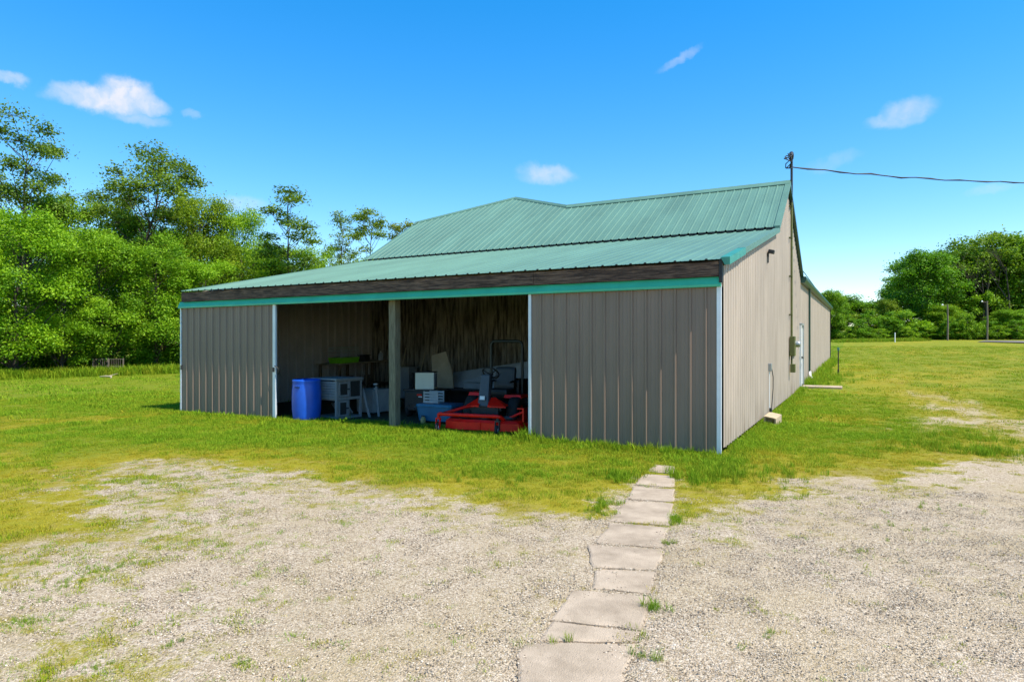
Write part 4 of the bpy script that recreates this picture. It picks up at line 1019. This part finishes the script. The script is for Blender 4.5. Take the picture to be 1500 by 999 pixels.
# bare twigs in the right wood
for xx, Z, top, lab in ((1445, 99, 343, 'leafless grey tree standing among the far wood crowns'), (1478, 98, 347, 'second leafless grey tree nearer the road bend')):
    p = pxw(xx, HOR, Z); g = g1(p.x, p.y); H = CZ+(HOR-top)/FPX*Z-g; mb = MB(); rd = random.Random(int(xx))
    def grow(p0, d, L, r, lev):
        p1 = p0+d*L; mb.tube([p0, p0.lerp(p1, .5)+Vector((rd.uniform(-.1,.1)*L*.3, rd.uniform(-.1,.1)*L*.3, 0)), p1], [r, r*.8, r*.55], 5, cap=False)
        if lev == 0: return
        for _ in range(3): grow(p0+d*L*rd.uniform(.6, 1), (d+Vector((rd.uniform(-.8,.8), rd.uniform(-.8,.8), rd.uniform(-.1,.5)))).normalized(), L*.62, r*.5, lev-1)
    grow(Vector((0,0,-.3)), Vector((0,0,1)), H*.45, .22, 4)
    e = empty('bare_tree', (p.x, p.y, g), 0, lab, 'tree'); mb.build('trunk', BARK, e)

# wire panels and dead branch at the wood edge
for k, (xa, xb) in enumerate(((136, 158), (159, 181))):
    pa, pb_ = pxg(xa, 549), pxg(xb, 548.5); wv = (pb_-pa).length
    f = empty('wire_panel', (pa.x, pa.y, pa.z-.02), math.atan2(pb_.y-pa.y, pb_.x-pa.x), 'rusty wire panel standing under the wood edge trees', 'fence panel', 'rusty wire panels')
    wm = mat('rusty_wire', (.16,.13,.10), .8)
    for i in range(2): MB().box((i*wv,0,.40), (.03,.03,.95)).build('post', wm, f)
    for i in range(7): MB().tube([(wv*(i+.5)/7,0,.05),(wv*(i+.5)/7,0,.84)], .009, 5).build('upright_wire', wm, f)
    for z in (.1, .45, .82): MB().tube([(0,0,z),(wv,0,z)], .011, 5).build('rail_wire', wm, f)
p = pxg(156, 554)
tag(MB().tube([p+Vector((-.7,.1,.05)), p+Vector((-.1,0,.09)), p+Vector((.3,.05,.08)), p+Vector((.7,-.2,.04))], [.03,.045,.04,.02], 7).tube([p+Vector((.1,0,.09)), p+Vector((.4,.3,.22))], [.025,.01], 6).build('fallen_branch', STRAW), 'pale dead branch lying on the lawn before the wire panels', 'branch')

# ------------------------------------------------------------------ grass and gravel
def clump_mesh(name, seed, n, rad, h, wid, lean=.5):
    rng = np.random.default_rng(seed); co = []; fc = []; ti = []
    for i in range(n):
        a = rng.uniform(0, 6.28); r = rad*math.sqrt(rng.uniform()); b = np.array([r*math.cos(a), r*math.sin(a), -.01]); hh = h*rng.uniform(.55, 1.25)
        d = rng.uniform(0, 6.28); ld = np.array([math.cos(d), math.sin(d), 0])*lean*hh*rng.uniform(.2, 1.2); s = np.array([-math.sin(d), math.cos(d), 0])*wid*.5
        k = len(co); m_ = b+ld*.35+np.array([0,0,hh*.6]); t = b+ld+np.array([0,0,hh*.95])
        co += [b-s, b+s, m_+s*.8, m_-s*.8, t]; fc += [(k,k+1,k+2,k+3), (k+3,k+2,k+4)]; ti += [rng.uniform(0, 1)]*5
    me = bpy.data.meshes.new(name); me.from_pydata([tuple(c) for c in co], [], fc); me.materials.append(BLADE)
    at = me.attributes.new('tint', 'FLOAT', 'POINT'); at.data.foreach_set('value', np.array(ti, np.float32)); return bpy.data.objects.new(name, me)
def stone_mesh(name, seed, n, rad, s):
    rng = np.random.default_rng(seed); co = []; fc = []; ti = []
    base = np.array([(1,0,0),(-1,0,0),(0,1,0),(0,-1,0),(0,0,1),(0,0,-1)], float)
    tri = [(0,2,4),(2,1,4),(1,3,4),(3,0,4),(2,0,5),(1,2,5),(3,1,5),(0,3,5)]
    for i in range(n):
        a = rng.uniform(0, 6.28); r = rad*math.sqrt(rng.uniform()); sz = s*rng.uniform(.45, 1.2)*(1.5 if rng.uniform() > .93 else 1)
        q = base*np.array([1, rng.uniform(.6, 1), rng.uniform(.4, .75)])*sz*rng.uniform(.75, 1.2, (6,1)); M = np.array(Euler(rng.uniform(-.5, .5, 2).tolist()+[rng.uniform(0, 6.28)]).to_matrix())
        q = q @ M.T + np.array([r*math.cos(a), r*math.sin(a), sz*.12]); k = len(co); co += [tuple(x) for x in q]; fc += [tuple(k+j for j in t) for t in tri]; ti += [rng.uniform(0, 1)]*6
    me = bpy.data.meshes.new(name); me.from_pydata(co, [], fc); me.materials.append(STONE)
    at = me.attributes.new('tint', 'FLOAT', 'POINT'); at.data.foreach_set('value', np.array(ti, np.float32)); return bpy.data.objects.new(name, me)
def variants(name, objs):
    c = bpy.data.collections.new(name)
    for o in objs: c.objects.link(o)
    return c
def scatter(name, label, cat, pts, scale, dry, coll, tilt=.12, seed=0):
    n = len(pts); rng = np.random.default_rng(seed)
    me = bpy.data.meshes.new(name); me.vertices.add(n); me.vertices.foreach_set('co', np.asarray(pts, np.float32).ravel())
    rot = np.stack([rng.normal(size=n)*tilt, rng.normal(size=n)*tilt, rng.uniform(0, 6.28, n)], 1)
    a = me.attributes.new('rot', 'FLOAT_VECTOR', 'POINT'); a.data.foreach_set('vector', rot.astype(np.float32).ravel())
    a = me.attributes.new('scl', 'FLOAT_VECTOR', 'POINT'); a.data.foreach_set('vector', np.asarray(scale, np.float32).ravel())
    a = me.attributes.new('dry', 'FLOAT', 'POINT'); a.data.foreach_set('value', np.asarray(dry, np.float32))
    a = me.attributes.new('pick', 'INT', 'POINT'); a.data.foreach_set('value', rng.integers(0, 100, n).astype(np.int32))
    o = link(bpy.data.objects.new(name, me)); tag(o, label, cat, kind='stuff')
    ng = bpy.data.node_groups.new(name, 'GeometryNodeTree')
    ng.interface.new_socket('Geometry', in_out='INPUT', socket_type='NodeSocketGeometry'); ng.interface.new_socket('Geometry', in_out='OUTPUT', socket_type='NodeSocketGeometry')
    N = ng.nodes; L = ng.links; gi = N.new('NodeGroupInput'); go = N.new('NodeGroupOutput'); ip = N.new('GeometryNodeInstanceOnPoints'); ci = N.new('GeometryNodeCollectionInfo')
    ci.inputs['Collection'].default_value = coll; ci.inputs['Separate Children'].default_value = True; ci.inputs['Reset Children'].default_value = True
    def na(nm, t):
        x = N.new('GeometryNodeInputNamedAttribute'); x.data_type = t; x.inputs['Name'].default_value = nm; return x.outputs['Attribute']
    e2r = N.new('FunctionNodeEulerToRotation'); L.new(na('rot', 'FLOAT_VECTOR'), e2r.inputs[0])
    L.new(gi.outputs[0], ip.inputs['Points']); L.new(ci.outputs[0], ip.inputs['Instance']); ip.inputs['Pick Instance'].default_value = True
    L.new(na('pick', 'INT'), ip.inputs['Instance Index']); L.new(e2r.outputs[0], ip.inputs['Rotation']); L.new(na('scl', 'FLOAT_VECTOR'), ip.inputs['Scale'])
    L.new(ip.outputs[0], go.inputs[0])
    md = o.modifiers.new('scatter', 'NODES'); md.node_group = ng
    return o
rng = np.random.default_rng(1)
def in_view(x, y, m=70):
    r, f = px_xy(x, y); return (f > 1.5) & (np.abs(r) < f*(750+m)/FPX+.4)
def slabmask(x, y, w=.015):
    s = np.zeros(x.shape, bool)
    for P in SLABW: s |= sdist(x, y, P) > w
    return s
def sample(x0, x1, y0, y1, dens):
    n = int((x1-x0)*(y1-y0)*dens); return rng.uniform(x0, x1, n), rng.uniform(y0, y1, n)
LAWN = variants('lawn_clumps', [clump_mesh('lawn_clump', s, 34, .11, .052, .0052, .8) for s in range(6)])
TALL = variants('tall_clumps', [clump_mesh('tall_clump', 20+s, 26, .09, .15, .0065, .6) for s in range(4)])
FARC = variants('far_clumps', [clump_mesh('far_clump', 40+s, 46, .38, .075, .014, .7) for s in range(4)])
def under_roof(x, y): return (x > -12.45) & (x < .03) & (y > -.10) & (y < 42)
# near lawn
P_, Sc, Dr = [], [], []
x, y = sample(-20, 15, -8.5, 16, 260); k = in_view(x, y) & ~slabmask(x, y); x, y = x[k], y[k]
g, d, i_, nr_ = masks(x, y)
r, f = px_xy(x, y)
keep = (rng.uniform(size=len(x)) < (1-g)**1.4*(.45+.55*(1-d*.6))) & (~under_roof(x, y) | ((y < .9) & (i_ < .5) & (rng.uniform(size=len(x)) < .5) & (x > -9.2) & (x < -3.1))) & (rng.uniform(size=len(x)) < sstep(23, 10, f))
x, y, g, d, nr_ = x[keep], y[keep], g[keep], d[keep], nr_[keep]
pt_ = sstep(.38, .66, fbm(x, y, 1.7, 3, 131)*.6+fbm(x, y, 5, 2, 137)*.4); sc = (.45+.55*pt_+.75*nr_+rng.normal(size=len(x))*.14)*(1-.36*d)*(1-.4*g); sc = np.clip(sc, .28, 1.8)
tag_ = scatter('lawn_grass', 'short mown grass growing round the barn', 'grass', np.stack([x, y, gh(x, y)], 1), np.stack([sc*1.05, sc*1.05, sc*rng.uniform(.7, 1.3, len(x))], 1), np.clip(d*1.05+.32-.62*pt_*(.5+d)+rng.normal(size=len(x))*.2, 0, 1), LAWN)
# longer grass along the walls, tufts by the path
xs_, ys_, ss_ = [], [], []
def line(xa, ya, xb, yb, n, sp, s0, s1):
    t = rng.uniform(size=n); xs_.extend(xa+(xb-xa)*t+rng.normal(size=n)*sp); ys_.extend(ya+(yb-ya)*t+rng.normal(size=n)*sp); ss_.extend(rng.uniform(s0, s1, n))
line(-3.3, -.22, 0, -.22, 150, .07, .5, 1.15); line(-12.4, -.2, -9.2, -.2, 90, .06, .35, .75); line(-9.2, -.25, -3.2, -.25, 170, .14, .35, .8)
line(.14, 0, .14, 13.8, 330, .06, .4, 1.0); line(.25, 15.3, .3, 41, 420, .18, .7, 2.2); line(.5, 15.5, 1.0, 22, 130, .4, .6, 1.5); line(-3.3, -.12, -3.1, -.12, 14, .05, 1.2, 1.8)
for (px_, py_, n, sp, s0, s1) in ((890,738,30,.10,.25,.55),(882,750,20,.08,.25,.5),(990,762,14,.06,.25,.45),(974,798,10,.03,.2,.4),(950,895,10,.04,.25,.5),(932,937,7,.04,.25,.45),(834,940,6,.04,.2,.35),(925,962,12,.08,.2,.4),
        (90,860,22,.08,.14,.26),(40,912,22,.07,.14,.26),(140,838,16,.06,.12,.24),(175,828,9,.04,.12,.2),(245,950,8,.03,.12,.2),(143,978,8,.03,.12,.2),(360,977,8,.03,.12,.2),(50,880,14,.1,.1,.2),(20,840,18,.15,.1,.25),(700,700,50,.35,.3,.7),(1050,690,80,.30,.4,.9),(1000,700,60,.2,.4,.9),
        (1450,665,60,.22,.5,1.0),(1360,655,60,.35,.4,.9),(1420,642,60,.5,.4,.9),(1130,690,40,.3,.3,.7),(1160,720,8,.1,.3,.4),(905,700,40,.15,.5,1.0),(1380,742,9,.2,.2,.4),(1310,770,7,.2,.2,.35),(1100,930,4,.1,.2,.3)):
    p = pxg(px_, py_); xs_.extend(p.x+rng.normal(size=n)*sp); ys_.extend(p.y+rng.normal(size=n)*sp); ss_.extend(rng.uniform(s0, s1, n))
x, y, sc = np.array(xs_), np.array(ys_), np.array(ss_)
k = ~slabmask(x, y); x, y, sc = x[k], y[k], sc[k]
scatter('grass_tufts', 'longer green grass tufts along walls and path edges', 'grass', np.stack([x, y, gh(x, y)], 1), np.stack([sc, sc, sc], 1), np.clip(rng.normal(size=len(x))*.15+.12, 0, 1), TALL, .18)
# small weeds in the gravel
x, y = sample(-12, 8, -9, -1.5, 480); k = in_view(x, y) & ~slabmask(x, y); x, y = x[k], y[k]; r, f = px_xy(x, y); pxx = 750+FPX*r/f
g, d, i_, nr_ = masks(x, y); pr = (.05+.85*sstep(700, 0, pxx))*sstep(.45, .60, fbm(x, y, 1.6, 4, 91)*.4+fbm(x, y, 6, 3, 95)*.6)
k = (rng.uniform(size=len(x)) < pr) & (g > .15); x, y = x[k], y[k]; sc = rng.uniform(.18, .60, len(x))
scatter('gravel_weeds', 'small green weeds and moss scattered in the gravel', 'weeds', np.stack([x, y, gh(x, y)], 1), np.stack([sc*1.1, sc*1.1, sc*.75], 1), np.clip(rng.uniform(-.3, 1, len(x)), 0, 1), LAWN, .2)
# far lawn
x, y = sample(-48, 46, -3, 72, 6.5); r, f = px_xy(x, y); k = in_view(x, y) & (rng.uniform(size=len(x)) < sstep(9, 20, f)) & ~under_roof(x, y); x, y = x[k], y[k]; g, d, i_, nr_ = masks(x, y)
k = rng.uniform(size=len(x)) < (1-g)*(1-.45*d); x, y, d = x[k], y[k], d[k]; r, f = px_xy(x, y); pt_ = sstep(.38, .64, fbm(x, y, .9, 3, 141)*.6+fbm(x, y, 3, 2, 147)*.4); sc = rng.uniform(.5, 1.1, len(x))*(1-.25*d)*(.7+.7*pt_)
scatter('far_lawn_grass', 'mown yellow green lawn stretching to the trees', 'grass', np.stack([x, y, gh(x, y)], 1), np.stack([sc, sc, sc*.8], 1), np.clip(d*.95+.36-.5*pt_+rng.normal(size=len(x))*.18, 0, 1), FARC)
# rough grass under the wood edge and at the far field edge
x, y = [], []
for px_, py_ in [(-60+i*3.4, 558-i*.125) for i in range(115)]:
    p = pxg(px_, py_); x.extend(p.x+rng.normal(size=9)*.4); y.extend(p.y+rng.normal(size=9)*.55)
for px_ in np.arange(1222, 1350, 1.6):
    p = pxw(px_, 499, 86); x.extend(p.x+rng.normal(size=6)*.6); y.extend(p.y+rng.normal(size=6)*1.2)
x, y = np.array(x), np.array(y); sc = rng.uniform(1.5, 3.6, len(x))
scatter('rough_grass', 'unmown rough grass along the foot of the woods', 'grass', np.stack([x, y, gh(x, y)], 1), np.stack([sc*1.2, sc*1.2, sc], 1), np.clip(rng.normal(size=len(x))*.2+.15, 0, 1), TALL)
# gravel
GRV = variants('gravel_patches', [stone_mesh('gravel_patch', 60+s, 70, .15, .0056) for s in range(6)])
x, y = sample(-12, 9, -9.3, -1.2, 95); k = in_view(x, y, 60) & ~slabmask(x, y, .07); x, y = x[k], y[k]; g, d, i_, nr_ = masks(x, y)
k = rng.uniform(size=len(x)) < g*g*.9; x, y = x[k], y[k]; sc = rng.uniform(.7, 1.25, len(x))
xl_, yl_ = sample(-3, 3, -9.3, -1.5, 40); sl2 = np.full(xl_.shape, -9.0)
for P in SLABW: sl2 = np.maximum(sl2, sdist(xl_, yl_, P))
k = (sl2 > .04) & (rng.uniform(size=len(xl_)) < .10+.5*np.exp(-sl2/.06)); x = np.concatenate([x, xl_[k]]); y = np.concatenate([y, yl_[k]]); sc = np.concatenate([sc, rng.uniform(.5, .8, k.sum())])
scatter('gravel', 'pale crushed stone gravel of the drive', 'gravel', np.stack([x, y, gh(x, y)+.001], 1), np.stack([sc, sc, sc], 1), np.zeros(len(x)), GRV, .02)
